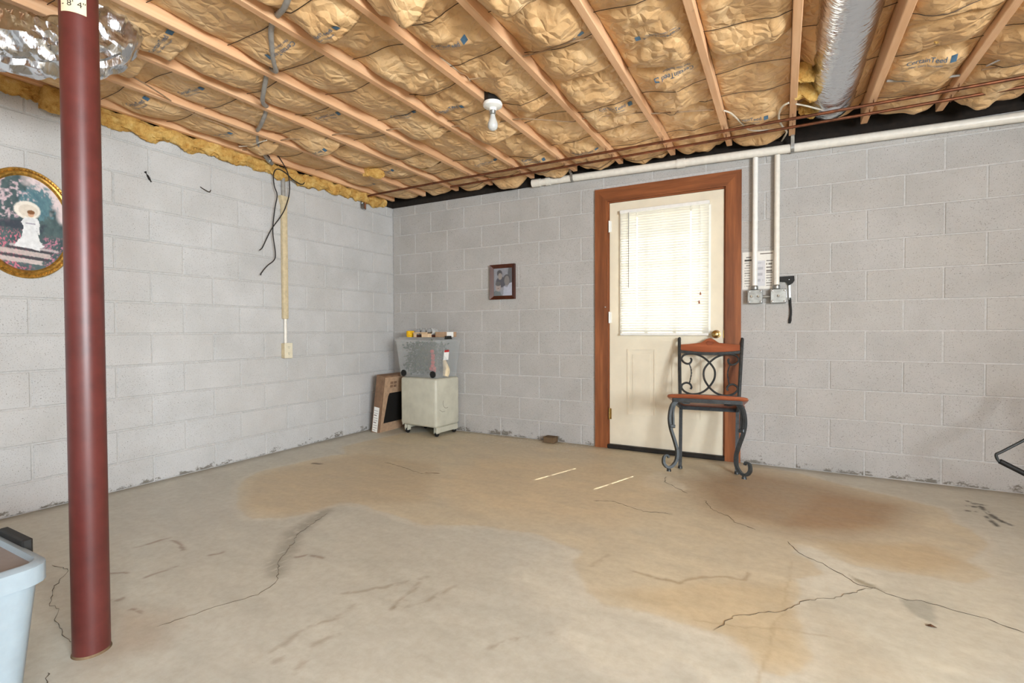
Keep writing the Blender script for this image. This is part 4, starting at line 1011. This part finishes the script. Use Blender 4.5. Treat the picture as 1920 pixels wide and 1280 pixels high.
duct('flexible_duct', 'crinkled silver foil flexible duct bending up behind the red post', [dep(-150, 20, 2.0), dep(-70, 52, 2.0), dep(0, 74, 2.02), dep(70, 88, 2.06), dep(135, 92, 2.12), dep(185, 82, 2.18), dep(205, 50, 2.2), dep(190, -10, 2.2), dep(170, -60, 2.22)], .112, 2, .10, .16)
duct('flexible_duct', 'straight silver foil insulated duct running between two joists to the back wall', [(.262, -.4, 2.465), (.262, 1.0, 2.465), (.262, 2.4, 2.462), (.262, 3.2, 2.462), (.262, 3.62, 2.465), (.262, 3.82, 2.48), (.262, 3.92, 2.54)], .128, 7, .012, .035)

# ================================================================== pipes
pv = thing('drain_pipe', 'white plastic drain pipe strapped along the top of the back block wall', 'pipe', (0, 0, 0))
PA, PB = Vector((-1.985, 4.055, 2.318)), Vector((XR - .01, 4.055, 2.215))
pvp = lambda x: PA + (PB - PA) * ((x - PA.x) / (PB.x - PA.x))
g = G(); g.tube([PA, PB], .0302, 24); g.build('pipe', 'pvc', pv, True)
for x, w, r in ((-1.945, .04, .035), (-1.83, .022, .035), (-.70, .03, .035)):
    g = G(); g.tube([pvp(x - w), pvp(x + w)], r, 24); g.build('coupling', 'pvc', pv, True)
for x in (-1.60, .055, 1.3):
    c = pvp(x); g = G(); P = [Vector((x, 3.998, ZJ + .03)), Vector((x, 4.0, ZJ - .01)), Vector((x, c.y - .035, c.z + .03))] + [c + Vector((0, -.033 * math.cos(t), -.033 * math.sin(t))) for t in np.linspace(0, math.pi, 9)] 
    g.sweep(P, SQ(.001, .011), up=(0, 1, 0)); g.build('strap', 'galv', pv)
def copper(label, Y, xs, extra=None):
    t = thing('water_pipe', label, 'pipe', (0, 0, 0)); zc = 2.322
    g = G(); P = [(x, y, z) for x, y, z in xs]; g.tube(P, .0095, 10); g.build('pipe', 'copper', t, True)
    for jx in JX:
        if P[0][0] < jx < P[-1][0] or P[0][0] > jx > P[-1][0]:
            x = jx + .019; g = G(); g.tube([(x, Y - .0108, ZJ + .012), (x, Y - .0108, zc - .004), (x, Y - .006, zc - .0105), (x, Y + .006, zc - .0105), (x, Y + .0108, zc - .004), (x, Y + .0108, ZJ + .012)], .0016, 5); g.build('pipe_hanger', 'copper', t, True)
copper('tarnished copper pipe under the joists ending at the left wall bracket', 3.625, [(XL + .035, 3.655, 2.20), (XL + .035, 3.655, 2.30), (XL + .05, 3.652, 2.318), (XL + .12, 3.645, 2.322), (-2.8, 3.627, 2.322), (XR - .02, 3.615, 2.322)])
copper('tarnished copper pipe under the joists nearest the back wall', 3.775, [(-2.7, 3.795, 2.322), (-1.9, 3.785, 2.322), (0, 3.77, 2.322), (XR - .02, 3.75, 2.322)])
br = thing('pipe_bracket', 'small galvanised bracket on the left wall near the corner', 'bracket', (0, 0, 0))
g = G(); g.rbox((XL + .002, 3.62, 2.205), (XL + .006, 3.70, 2.29), .001, 1); g.build('plate', 'galv', br); g = G(); g.tube([(XL + .006, 3.655, 2.205), (XL + .035, 3.655, 2.20)], .008, 8); g.build('elbow', 'steel', br, True)
g = G(); g.lathe([(0, 0), (.012, 0), (.012, .012), (0, .013)], (XL + .006, 3.655, 2.265), 'X', 8); g.build('bolt', 'steel', br, True)
for a, b, lab in (((866, 339), (892, 364), 'thin bright metal rod poking down over the back wall, next to the corner'), ((882, 350), (907, 361), 'thin bright metal rod poking down over the back wall, next to the drain pipe')):
    p, q = onz(*a, 2.395), onz(*b, 2.335); g = G(); g.tube([p, q], .006, 8); tag(g.build('metal_rod', 'steel', None, True), lab, 'rod')

# ================================================================== cables
def cable(name, label, pts, r, mat, cat='cable', sub=6, n=8, group=None):
    g = G(); g.tube(smooth_path(pts, sub), r, n); return tag(g.build(name, mat, None, True), label, cat, group)
thick = [(-1.3, 1.15, 2.43), (-1.6, 1.29, 2.40), (-1.80, 1.385, 2.355), (-1.93, 1.44, 2.372), (-1.985, 1.47, 2.40), (-2.06, 1.50, 2.372), (-2.2, 1.61, 2.345), (-2.30, 1.70, 2.342), (-2.36, 1.725, 2.372), (-2.42, 1.74, 2.40), (-2.5, 1.78, 2.36), (-2.66, 1.875, 2.338), (-2.76, 1.97, 2.365), (-2.80, 2.0, 2.395), (-2.87, 2.04, 2.365), (-3.02, 2.11, 2.345), (-3.15, 2.18, 2.368), (-3.21, 2.22, 2.395), (-3.30, 2.28, 2.365), (-3.45, 2.42, 2.35), (-3.54, 2.53, 2.345)]
ck = thing('service_cable', 'thick grey cable threaded through the joists to the left wall', 'cable'); g = G(); g.tube(smooth_path(thick, 6), .0125, 10); g.build('sheath', 'cable_grey', ck, True)
g = G(); g.tube([(-3.53, 2.51, 2.347), (-3.585, 2.60, 2.335)], .017, 12); g.tube([(-3.55, 2.545, 2.342), (-3.562, 2.565, 2.34)], .021, 12); g.build('connector', 'galv', ck, True)
def nm(label, px, z0=2.385, r=.0042, mat='cable_tan', dz=0.0):
    pts = []
    for x, y in px:
        p = onz(x, y, z0); bay = [b for b in BAYS if b.xl <= p.x <= b.xr]
        pts.append((p.x, p.y, z0 + random.uniform(-.004, .004)))
    cable('branch_cable', label, pts, r, mat)
nm('tan cable strung across the middle joists past the bare bulb', [(440, 282), (490, 276), (537, 261), (600, 262), (631, 251), (690, 252), (739, 242), (800, 243), (850, 236), (912, 233), (969, 223), (1020, 225), (1072, 228), (1097, 222), (1200, 212), (1226, 212), (1338, 206)], 2.362)
nm('tan cable sagging under the joists beside the red post', [(215, 128), (260, 150), (300, 175), (340, 203), (375, 218), (420, 236), (455, 258)], 2.352)
nm('thin pale cable looping between two joists above the left wall', [(448, 275), (465, 274), (485, 267), (500, 262)], 2.352, .0036, 'cable_white')
nm('white cable running along the joist to the bulb box', [(690, 28), (740, 60), (780, 88), (825, 108), (862, 135), (876, 142), (885, 158), (905, 172), (915, 184)], 2.392, .0045, 'cable_white')
nm('brown cable bowing across the bay from the bulb box', [(880, 148), (900, 146), (925, 138), (945, 122), (962, 108), (990, 105), (1030, 92), (1060, 80), (1110, 70)], 2.362, .0040, 'cable_tan')
nm('grey cable dropping from a joist toward the two wall conduits', [(1357, 207), (1372, 212), (1392, 232), (1408, 244), (1440, 244), (1470, 240)], 2.348, .005, 'cable_white')
nm('grey cable looping around the joist above the two wall conduits', [(1479, 192), (1468, 198), (1461, 212), (1461, 226), (1468, 238), (1475, 246), (1470, 258), (1460, 272)], 2.348, .006, 'cable_white')
nm('pale cable entering the foil duct bay beside its joist', [(1492, 194), (1510, 197), (1530, 204), (1548, 208)], 2.345, .005, 'cable_white')
nm('bright metal-sheathed cable crossing the bay right of the foil duct', [(1662, 152), (1700, 151), (1750, 148), (1800, 140)], 2.36, .0065, 'cable_grey')
nm('bright metal-sheathed cable slanting across the bay by the right joists', [(1850, 124), (1880, 108), (1935, 80)], 2.37, .0065, 'steel')
nm('thin cable on the paper between the brown pipes and right joists', [(1840, 132), (1890, 124), (1940, 118)], 2.362, .004, 'cable_tan')

# lamp holder and bulb
lamp = thing('ceiling_lamp', 'bare frosted bulb in a white porcelain holder under the joists', 'lamp', (-1.505, 2.545, 2.312))
g = G(); g.lathe([(.05, .022), (.05, .085), (0, .085)], n=8); g.build('junction_box', 'dark', lamp)
g = G(); g.lathe([(.0, .024), (.054, .024), (.058, .014), (.055, .002), (.04, -.004), (.024, -.008), (.021, -.022), (.0, -.022)], n=28); g.build('holder', 'white', lamp, True)
g = G(); g.lathe([(.0175, -.02), (.0175, -.028), (.016, -.031), (.0175, -.034), (.016, -.038), (.0175, -.042), (.014, -.046)], n=18); g.build('screw_base', 'galv', lamp, True)
g = G(); g.lathe([(.013, -.044), (.0145, -.052), (.018, -.066), (.026, -.086), (.030, -.102), (.029, -.117), (.022, -.130), (.011, -.137), (0, -.139)], n=24); g.build('bulb', 'bulb', lamp, True)
g = G(); g.tube([(-.018, -.01, -.004), (-.018, -.01, -.075)], .0008, 4); g.build('pull_string', 'black', lamp)

# ================================================================== left wall: conduit, outlet, cords, oval picture
cd = thing('wall_conduit', 'pale conduit with a yellowed cover running down the left wall to an outlet', 'conduit', (0, 0, 0))
CYD = 2.752
g = G(); g.tube([(XL + .018, CYD, .90), (XL + .018, CYD, 1.15)], .0125, 12); g.build('lower_pipe', 'pvc', cd, True)
g = G(); g.tube([(XL + .020, CYD - .004, 2.06), (XL + .020, CYD - .006, 2.345)], .016, 12); g.build('upper_pipe', 'cable_grey', cd, True)
g = G(); g.rbox((XL + .001, CYD - .024, 1.10), (XL + .036, CYD + .022, 2.07), .006, 2); g.build('cover', 'tan_paint', cd, True)
g = G(); g.prism([(CYD - .026, 2.05), (CYD + .024, 2.05), (CYD + .044, 2.115), (CYD - .044, 2.115)], XL + .001, XL + .040, 'X'); g.build('funnel_top', 'tan_paint', cd)
ou = thing('outlet', 'ivory double wall outlet box at the foot of the left wall conduit', 'outlet', (0, 0, 0))
oy0, oy1, oz0, oz1 = 2.722, 2.792, .775, .898
g = G(); g.rbox((XL + .001, oy0, oz0), (XL + .046, oy1, oz1), .003, 1); g.build('box', 'tan_paint', ou)
g = G(); g.rbox((XL + .046, oy0 - .002, oz0 - .002), (XL + .052, oy1 + .002, oz1 + .002), .002, 1); pt = g.build('cover_plate', 'ivory', ou)
for zc in (.862, .811):
    g = G(); g.lathe([(.0, .052), (.0165, .052), (.0165, .054), (0, .054)], (XL, (oy0 + oy1) / 2, zc), 'X', 18); rc = g.build('receptacle', 'ivory', pt, True)
    g = G()
    for dy in (-.006, .006): g.box((XL + .0538, (oy0 + oy1) / 2 + dy - .0012, zc + .001), (XL + .0545, (oy0 + oy1) / 2 + dy + .0012, zc + .009))
    g.lathe([(0, .0538), (.0024, .0538), (.0024, .0545), (0, .0545)], (XL, (oy0 + oy1) / 2, zc - .007), 'X', 8); g.build('slots', 'dark', rc)
cable('loose_cord', 'thin black cord curling from the cable connector down over the left wall conduit', [(-3.54, 2.55, 2.36), (-3.52, 2.50, 2.385), (-3.52, 2.55, 2.41), (-3.54, 2.60, 2.415), (-3.57, 2.69, 2.36), (-3.60, 2.765, 2.285), (-3.605, 2.775, 2.15), (-3.61, 2.74, 2.02), (-3.61, 2.69, 1.93), (-3.61, 2.61, 1.82), (-3.615, 2.57, 1.74), (-3.615, 2.53, 1.66), (-3.615, 2.505, 1.635)], .0042, 'blackcord', 'cord')
cable('loose_cord', 'thin black cord looping behind the left wall conduit and hanging lowest', [(-3.61, 2.93, 2.315), (-3.61, 2.925, 2.265), (-3.60, 2.88, 2.245), (-3.60, 2.80, 2.265), (-3.595, 2.73, 2.30), (-3.60, 2.66, 2.31), (-3.605, 2.63, 2.26), (-3.605, 2.635, 2.17), (-3.605, 2.66, 2.10), (-3.61, 2.64, 1.98), (-3.61, 2.62, 1.80), (-3.61, 2.64, 1.64), (-3.61, 2.63, 1.575), (-3.615, 2.57, 1.52), (-3.615, 2.52, 1.46), (-3.615, 2.512, 1.44)], .0042, 'blackcord', 'cord')
hk = cable('wall_hook', 'small bent wire hook in the left block wall', [(XL - .004, 2.085, 2.035), (XL + .012, 2.10, 2.02), (XL + .014, 2.14, 2.008), (XL + .010, 2.155, 2.025)], .003, 'wire', 'hook')
g = G(); R = random.Random(2)
g.sweep(smooth_path([(XL - .001, 1.735, 2.045), (XL, 1.75, 2.02), (XL - .001, 1.77, 1.985)], 4), OCT(.007), radius=[R.uniform(.4, 1.2) for _ in range(9)]); tag(g.build('wall_hole', 'dark', wall_left), None)
# oval picture
pic = thing('oval_picture', 'oval gilt frame around a garden print of a lady with a parasol', 'picture', (XL, 1.142, 1.597))
A_, B_ = .224, .301
def oval_frame(prof, name, mat):
    n = 72; g = G(); vs = []; 
    for off, out in prof:
        for k in range(n): t = 2 * math.pi * k / n; vs.append((out, (A_ + off) * math.cos(t), (B_ + off) * math.sin(t)))
    m = len(prof); g.add(vs, [(i * n + k, i * n + (k + 1) % n, ((i + 1) % m) * n + (k + 1) % n, ((i + 1) % m) * n + k) for i in range(m) for k in range(n)])
    return g.build(name, mat, pic, True)
oval_frame([(0, .002), (.0, .014), (-.006, .020), (-.014, .018), (-.018, .022), (-.026, .030), (-.034, .027), (-.040, .016), (-.043, .014), (-.043, .002)], 'frame', 'gold')
beads = G(); nb = 96
for k in range(nb):
    t = 2 * math.pi * k / nb; c = Vector((.020, (A_ - .012) * math.cos(t), (B_ - .012) * math.sin(t)))
    beads.lathe([(0, -.0045), (.0045, 0), (0, .0045)], c, 'X', 6)
tag(beads.build('bead_moulding', 'gold', pic, True), kind='stuff')
NR, NT = 90, 180; rr = np.linspace(0, 1, NR); tt_ = np.linspace(0, 2 * math.pi, NT); RR, TT = np.meshgrid(rr, tt_, indexing='ij')
a_, b_ = A_ - .041, B_ - .041; PYv = RR * np.cos(TT); PZv = RR * np.sin(TT)      # -1..1
U, Vv = PYv, PZv
n1 = fbm(U * 6 + 9, Vv * 6 + 9, 201, 4)[..., None]; n2 = fbm(U * 16 + 30, Vv * 16 + 30, 205, 3)[..., None]; n3 = fbm(U * 34, Vv * 34, 207, 2)[..., None]
def msk(v, lo, hi): return np.clip((v - lo) / (hi - lo), 0, 1)
pc = lin_np((54, 70, 78)) * (1 - n1) + lin_np((98, 120, 120)) * n1
skyish = msk(Vv + .9 * U - .5 + .5 * (n1[..., 0] - .5), .25, .55)[..., None]; pc = pc * (1 - skyish) + lin_np((222, 208, 210)) * skyish
teal = (msk(-np.hypot((U - .25) / .45, (Vv - .45) / .38) + 1.15 + (n2[..., 0] - .5), .1, .35))[..., None]; pc = pc * (1 - teal) + (lin_np((66, 104, 122)) * (1 - n2) + lin_np((110, 146, 152)) * n2) * teal
bl = msk(n2[..., 0] + .35 * (-U - .1) + .12 * Vv, .66, .80)[..., None] * msk(Vv, -.05, .1)[..., None]; pc = pc * (1 - bl) + (lin_np((186, 158, 168)) * (1 - n3) + lin_np((224, 208, 212)) * n3) * bl
dk = msk(-np.hypot((U + .1) / .7, (Vv + .05) / .16) + 1.1 + (n2[..., 0] - .5), .2, .6)[..., None] * .8; pc = pc * (1 - dk) + lin_np((58, 62, 76)) * dk
fl = (msk(n3[..., 0], .55, .66) * msk(-Vv - .12, 0, .1) * msk(-U + .1, -.15, .25))[..., None]; pc = pc * (1 - fl) + lin_np((206, 120, 140)) * fl
fl2 = (msk(n3[..., 0], .56, .66) * msk(U - .35, 0, .1) * msk(-Vv - .2, 0, .1))[..., None]; pc = pc * (1 - fl2) + lin_np((190, 130, 150)) * fl2
for (u0, u1, v0, v1, w, cc_) in [(-.35, .75, -.52, -.47, .0, (196, 184, 186)), (-.4, .6, -.57, -.525, 0, (72, 64, 72)), (-.62, .55, -.68, -.58, 0, (206, 190, 186)), (-.62, .5, -.74, -.69, 0, (76, 68, 76)), (-.6, .35, -.84, -.75, 0, (212, 198, 194))]:
    mk = ((U > u0 + .08 * Vv) & (U < u1) & (Vv > v0 - .06 * U) & (Vv < v1 - .06 * U))[..., None] * (0.7 + .3 * n3); pc = pc * (1 - mk) + lin_np(cc_) * mk
def ell(cu, cv, ru, rv, c, noise=.08):
    global pc
    mk = msk(1.06 - np.hypot((U - cu) / ru, (Vv - cv) / rv) + noise * (n3[..., 0] - .5), 0, .12)[..., None]; pc = pc * (1 - mk) + lin_np(c) * mk * (.9 + .2 * n2) + 0 * mk
def pol(pts, c):
    global pc
    mk = in_poly(U + .03 * (n3[..., 0] - .5), Vv, pts)[..., None] * 1.0; pc = pc * (1 - mk) + lin_np(c) * (.86 + .28 * n2) * mk
ell(.03, .28, .30, .19, (236, 230, 218)); ell(.05, .27, .22, .13, (220, 210, 196))
pol([(-.02, .13), (.26, .13), (.30, .02), (.30, -.22), (.26, -.20), (.22, -.02), (.30, -.35), (.42, -.46), (.30, -.50), (.30, -.56), (.05, -.52), (-.30, -.50), (-.12, -.30), (-.06, -.06), (-.12, .02)], (226, 228, 230))
pol([(-.02, .02), (.2, .02), (.2, -.01), (-.02, -.01)], (170, 168, 180)); ell(.11, .20, .07, .055, (214, 170, 140), 0); ell(.11, .245, .09, .045, (132, 92, 62), .2)
vals = np.stack([np.full(RR.shape, .0135), U * a_, Vv * b_], -1).reshape(-1, 3)
grid_mesh('garden_print', vals, NR, NT, 'print', pic, pc.reshape(-1, 3))
g = G(); n = 60; g.add([(.003, (A_ - .02) * math.cos(2 * math.pi * k / n), (B_ - .02) * math.sin(2 * math.pi * k / n)) for k in range(n)] + [(.012, (A_ - .02) * math.cos(2 * math.pi * k / n), (B_ - .02) * math.sin(2 * math.pi * k / n)) for k in range(n)], [tuple(range(n)), tuple(range(2 * n - 1, n - 1, -1))] + [(k, (k + 1) % n, n + (k + 1) % n, n + k) for k in range(n)]); g.build('backing', 'card', pic)

# ================================================================== back wall: portrait, notice, conduits, hatchet
fp = thing('framed_portrait', 'small black-and-white family photo in a deep dark wood frame', 'picture', (-2.312, YB, 1.452))
fw_, fh_ = .132, .163; bw = .034
for poly in ([(-fw_, -fh_), (-fw_ + bw, -fh_ + bw), (-fw_ + bw, fh_ - bw), (-fw_, fh_)], [(fw_, -fh_), (fw_, fh_), (fw_ - bw, fh_ - bw), (fw_ - bw, -fh_ + bw)], [(-fw_, fh_), (-fw_ + bw, fh_ - bw), (fw_ - bw, fh_ - bw), (fw_, fh_)], [(-fw_, -fh_), (fw_, -fh_), (fw_ - bw, -fh_ + bw), (-fw_ + bw, -fh_ + bw)]):
    n = 4; g = G(); vs = [(x, -.030 + (.014 if 0 < i < 3 and False else 0), z) for i, (x, z) in enumerate(poly)]
    vs = []
    for x, z in poly:
        inner = abs(abs(x) - fw_) > .01; vs.append((x, -.012 if inner else -.032, z))
    vs += [(x, -.001, z) for x, z in poly]
    g.add(vs, [(0, 1, 2, 3), (7, 6, 5, 4)] + [(i, i + 4, (i + 1) % 4 + 4, (i + 1) % 4) for i in range(4)]); g.build('frame_side', 'frame', fp)
NU, NV = 46, 60; uu, vv_ = np.meshgrid(np.linspace(-1, 1, NU), np.linspace(-1, 1, NV), indexing='ij')
U, Vv = uu, vv_; n1 = fbm(U * 4 + 5, Vv * 4, 301)[..., None]; n2 = n1; n3 = fbm(U * 12, Vv * 12, 305)[..., None]
pc = lin_np((150, 152, 160)) * (1 - .3 * n1) * np.ones(U.shape + (1,))
ell(.85, .4, .35, .8, (96, 98, 102)); ell(-.2, .0, .55, .38, (84, 84, 92)); ell(-.35, .62, .28, .24, (84, 84, 88)); ell(-.3, .40, .22, .24, (150, 142, 136))
ell(.4, .22, .36, .30, (86, 86, 90)); ell(.42, .08, .27, .34, (128, 124, 122)); pol([(.1, -.3), (.45, -.38), (.7, -.1), (1, -.05), (1, -1), (.0, -1)], (172, 176, 190))
ell(-.5, -.35, .28, .32, (160, 150, 146)); ell(-.5, -.12, .30, .16, (96, 94, 96)); pol([(-.8, -.6), (-.3, -.7), (-.1, -1), (-1, -1), (-1, -.7)], (112, 118, 120)); ell(-.5, -.45, .08, .03, (120, 80, 80), 0)
grid_mesh('photograph', np.stack([U * (fw_ - bw + .003), np.full(U.shape, -.010), Vv * (fh_ - bw + .003)], -1).reshape(-1, 3), NU, NV, 'print', fp, pc.reshape(-1, 3))
g = G(); g.box((-fw_ + .01, -.0095, -fh_ + .01), (fw_ - .01, -.0015, fh_ - .01)); g.build('backing', 'card', fp)
# paper notice
pn_ = thing('paper_notice', 'printed white paper notice taped to the wall behind the conduits', 'paper', (-.158, YB - .0016, 1.432), (0, 0, 0))
NU, NV = 64, 84; U, Vv = np.meshgrid(np.linspace(-1, 1, NU), np.linspace(-1, 1, NV), indexing='ij')
base = np.ones(U.shape + (1,)) * lin_np((228, 226, 220))
def blk(u0, u1, v0, v1, c, lines=0):
    global base
    mk = (U > u0) & (U < u1) & (Vv > v0) & (Vv < v1)
    if lines: mk &= (np.sin((Vv - v0) * lines) > .15) & (vn(U * 14, np.floor((Vv - v0) * lines / 6.28) * 3.7, 401) > .22)
    base = np.where(mk[..., None], lin_np(c), base)
blk(-.86, -.42, .5, .6, (70, 68, 66)); blk(-.86, -.5, -.85, .45, (150, 148, 142), 46); blk(-.8, -.45, .68, .82, (130, 128, 124), 50); blk(.1, .85, .84, .89, (96, 84, 74)); blk(.48, .85, .45, .5, (90, 84, 78)); blk(.48, .82, -.1, .42, (120, 114, 108), 34); blk(.48, .86, -.16, -.11, (90, 84, 78)); blk(.48, .82, -.85, -.2, (150, 146, 140), 48); blk(-.42, .42, -.85, .5, (206, 206, 210)); blk(-.2, .3, -.6, .4, (176, 176, 182), 20)
grid_mesh('sheet', np.stack([U * .108, np.full(U.shape, -.0022), Vv * .138], -1).reshape(-1, 3), NU, NV, 'print', pn_, base.reshape(-1, 3))
g = G(); g.box((-.108, -.0020, -.138), (.108, -.0006, .138)); g.build('backing_sheet', 'paper', pn_)
# conduits and boxes
for x, zt, mt, lab in ((-.180, 2.247, 'white', 'bright white vertical conduit over the paper notice beside the door casing'), (-.039, 2.243, 'pvc', 'off-white vertical conduit above the hatchet on the block wall')):
    t = thing('vertical_conduit', lab, 'conduit', (x, YB - .034, 0)); g = G(); g.tube([(0, 0, 1.292), (0, 0, zt)], .0185, 14); g.build('pipe', mt, t, True)
    g = G(); g.lathe([(.021, 1.288), (.023, 1.292), (.023, 1.312), (.0195, 1.318)], n=14); g.build('fitting', 'galv', t, True)
def metal_box(x0, x1, lab, screws):
    t = thing('junction_box', lab, 'electrical box'); z0, z1 = 1.186, 1.287; yf = YB - .052
    g = G(); g.rbox((x0, yf, z0), (x1, YB - .001, z1), .006, 2); g.build('box', 'galv', t, True)
    g = G(); g.rbox((x0 + .002, yf - .004, z0 + .002), (x1 - .002, yf, z1 - .002), .0018, 1); cv = g.build('cover', 'galv', t)
    for cx in (x0 + .012, x1 - .012):
        for cz in (z0 + .012, z1 - .012):
            g = G(); g.lathe([(0, -.004), (.006, -.003), (.007, 0), (0, 0)], (cx, yf - .004, cz), 'Y', 10); g.build('screw', 'steel', cv, True)
    for sx in screws:
        g = G(); c = ((x0 + x1) / 2 + sx, yf - .004, (z0 + z1) / 2); g.lathe([(0, -.003), (.009, -.002), (.010, 0), (0, 0)], c, 'Y', 12); rb = g.build('receptacle', 'cable_grey', cv, True)
        g = G(); g.rbox((c[0] - .0025, c[1] - .012, c[2] - .002), (c[0] + .0025, c[1] - .002, c[2] + .010), .001, 1); g.build('toggle', 'ivory', rb)
metal_box(-.228, -.128, 'galvanised switch box with two toggles beside the door casing', (-.022, .022))
metal_box(-.078, .024, 'galvanised switch box with one toggle beside the hanging hatchet', (0,))
g = G(); g.tube([(-.129, YB - .026, 1.236), (-.077, YB - .026, 1.236)], .011, 12); tag(g.build('conduit_nipple', 'galv', None, True), 'short metal conduit joining the two galvanised switch boxes', 'conduit')
hx = thing('hatchet', 'hatchet with a dark head and black rubber grip hanging on the block wall', 'hatchet', (0.012, 0, 0)); hy = YB - .0085
g = G(); g.prism([(-.052, 1.376), (.060, 1.378), (.062, 1.345), (.052, 1.328), (.030, 1.312), (.022, 1.312), (.010, 1.336), (-.030, 1.340), (-.048, 1.322)], hy - .0065, hy + .0065); g.build('head', 'black', hx)
g = G(); g.sweep([(.030, hy, 1.33), (.032, hy, 1.26), (.034, hy, 1.21)], SQ(.006, .0055)); g.build('shaft', 'steel', hx)
g = G(); g.sweep(smooth_path([(.034, hy, 1.225), (.037, hy, 1.17), (.040, hy, 1.12), (.036, hy, 1.07), (.032, hy, 1.04)], 5), [(x * .6, y * .6) if False else (x * .95, y * .95) for x, y in OCT(.0085)], radius=[.85] + [1.0] * 13 + [1.1, 1.25, 1.3, 1.2, 1.1, 1.0, .9][:7]); g.build('grip', 'black', hx, True)
g = G(); g.tube([(.028, YB + .001, 1.352), (.028, hy - .014, 1.352)], .003, 6); g.build('nail', 'steel', hx, True)

# ================================================================== right edge: folded frame with foam grip
fr = thing('folding_frame', 'dark bent tube frame with a black foam grip standing by the back wall', 'frame', (0, 0, 0))
Yo = 3.55
a = ony(1868, 852, Yo); b = ony(1872, 863, Yo); c_ = ony(1926, 822, Yo); d_ = ony(1926, 890, Yo)
g = G(); g.tube(smooth_path([c_ + (c_ - a) * 1.6, c_, a.lerp(c_, .2), a, b, b.lerp(d_, .2), d_, d_ + (d_ - b) * 2.2], 6), .0075, 10); g.build('tube', 'iron', fr, True)
g = G(); g.tube([b.lerp(d_, .05), d_ + (d_ - b) * .9], .0135, 12); g.build('foam_grip', 'black', fr, True)
e = c_ + (c_ - a) * 1.6; f_ = d_ + (d_ - b) * 2.2
g = G(); g.tube([e, Vector((e.x + .03, Yo, .72)), Vector((e.x + .10, Yo, .74)), Vector((e.x + .2, Yo, .2)), Vector((e.x + .2, Yo - .1, .012))], .011, 10); g.build('upright', 'iron', fr, True)
g = G(); g.tube([Vector((f_.x - .05, Yo - .22, .012)), Vector((f_.x, Yo, .012)), f_, Vector((e.x + .2, Yo, .2))], .011, 10); g.build('base_tube', 'iron', fr, True)
g = G(); g.tube([Vector((e.x + .2, Yo - .22, .012)), Vector((e.x + .2, Yo + .30, .012))], .011, 10); g.build('floor_bar', 'iron', fr, True)
g = G(); g.tube([Vector((e.x + .2, Yo + .28, .012)), Vector((e.x + .2, Yo + .05, .2)), Vector((e.x + .2, Yo, .2))], .009, 10); g.build('brace', 'iron', fr, True)
# dry leaf on the floor
p = onz(1746, 1174, .001); g = G(); g.add([(p.x - .016, p.y, .001), (p.x, p.y + .007, .006), (p.x + .016, p.y - .003, .002), (p.x, p.y - .008, .003), (p.x, p.y, .008)], [(0, 1, 4), (1, 2, 4), (2, 3, 4), (3, 0, 4)]); tag(g.build('dry_leaf', 'leafdry'), 'small dry brown leaf scrap on the stained concrete floor', 'leaf')
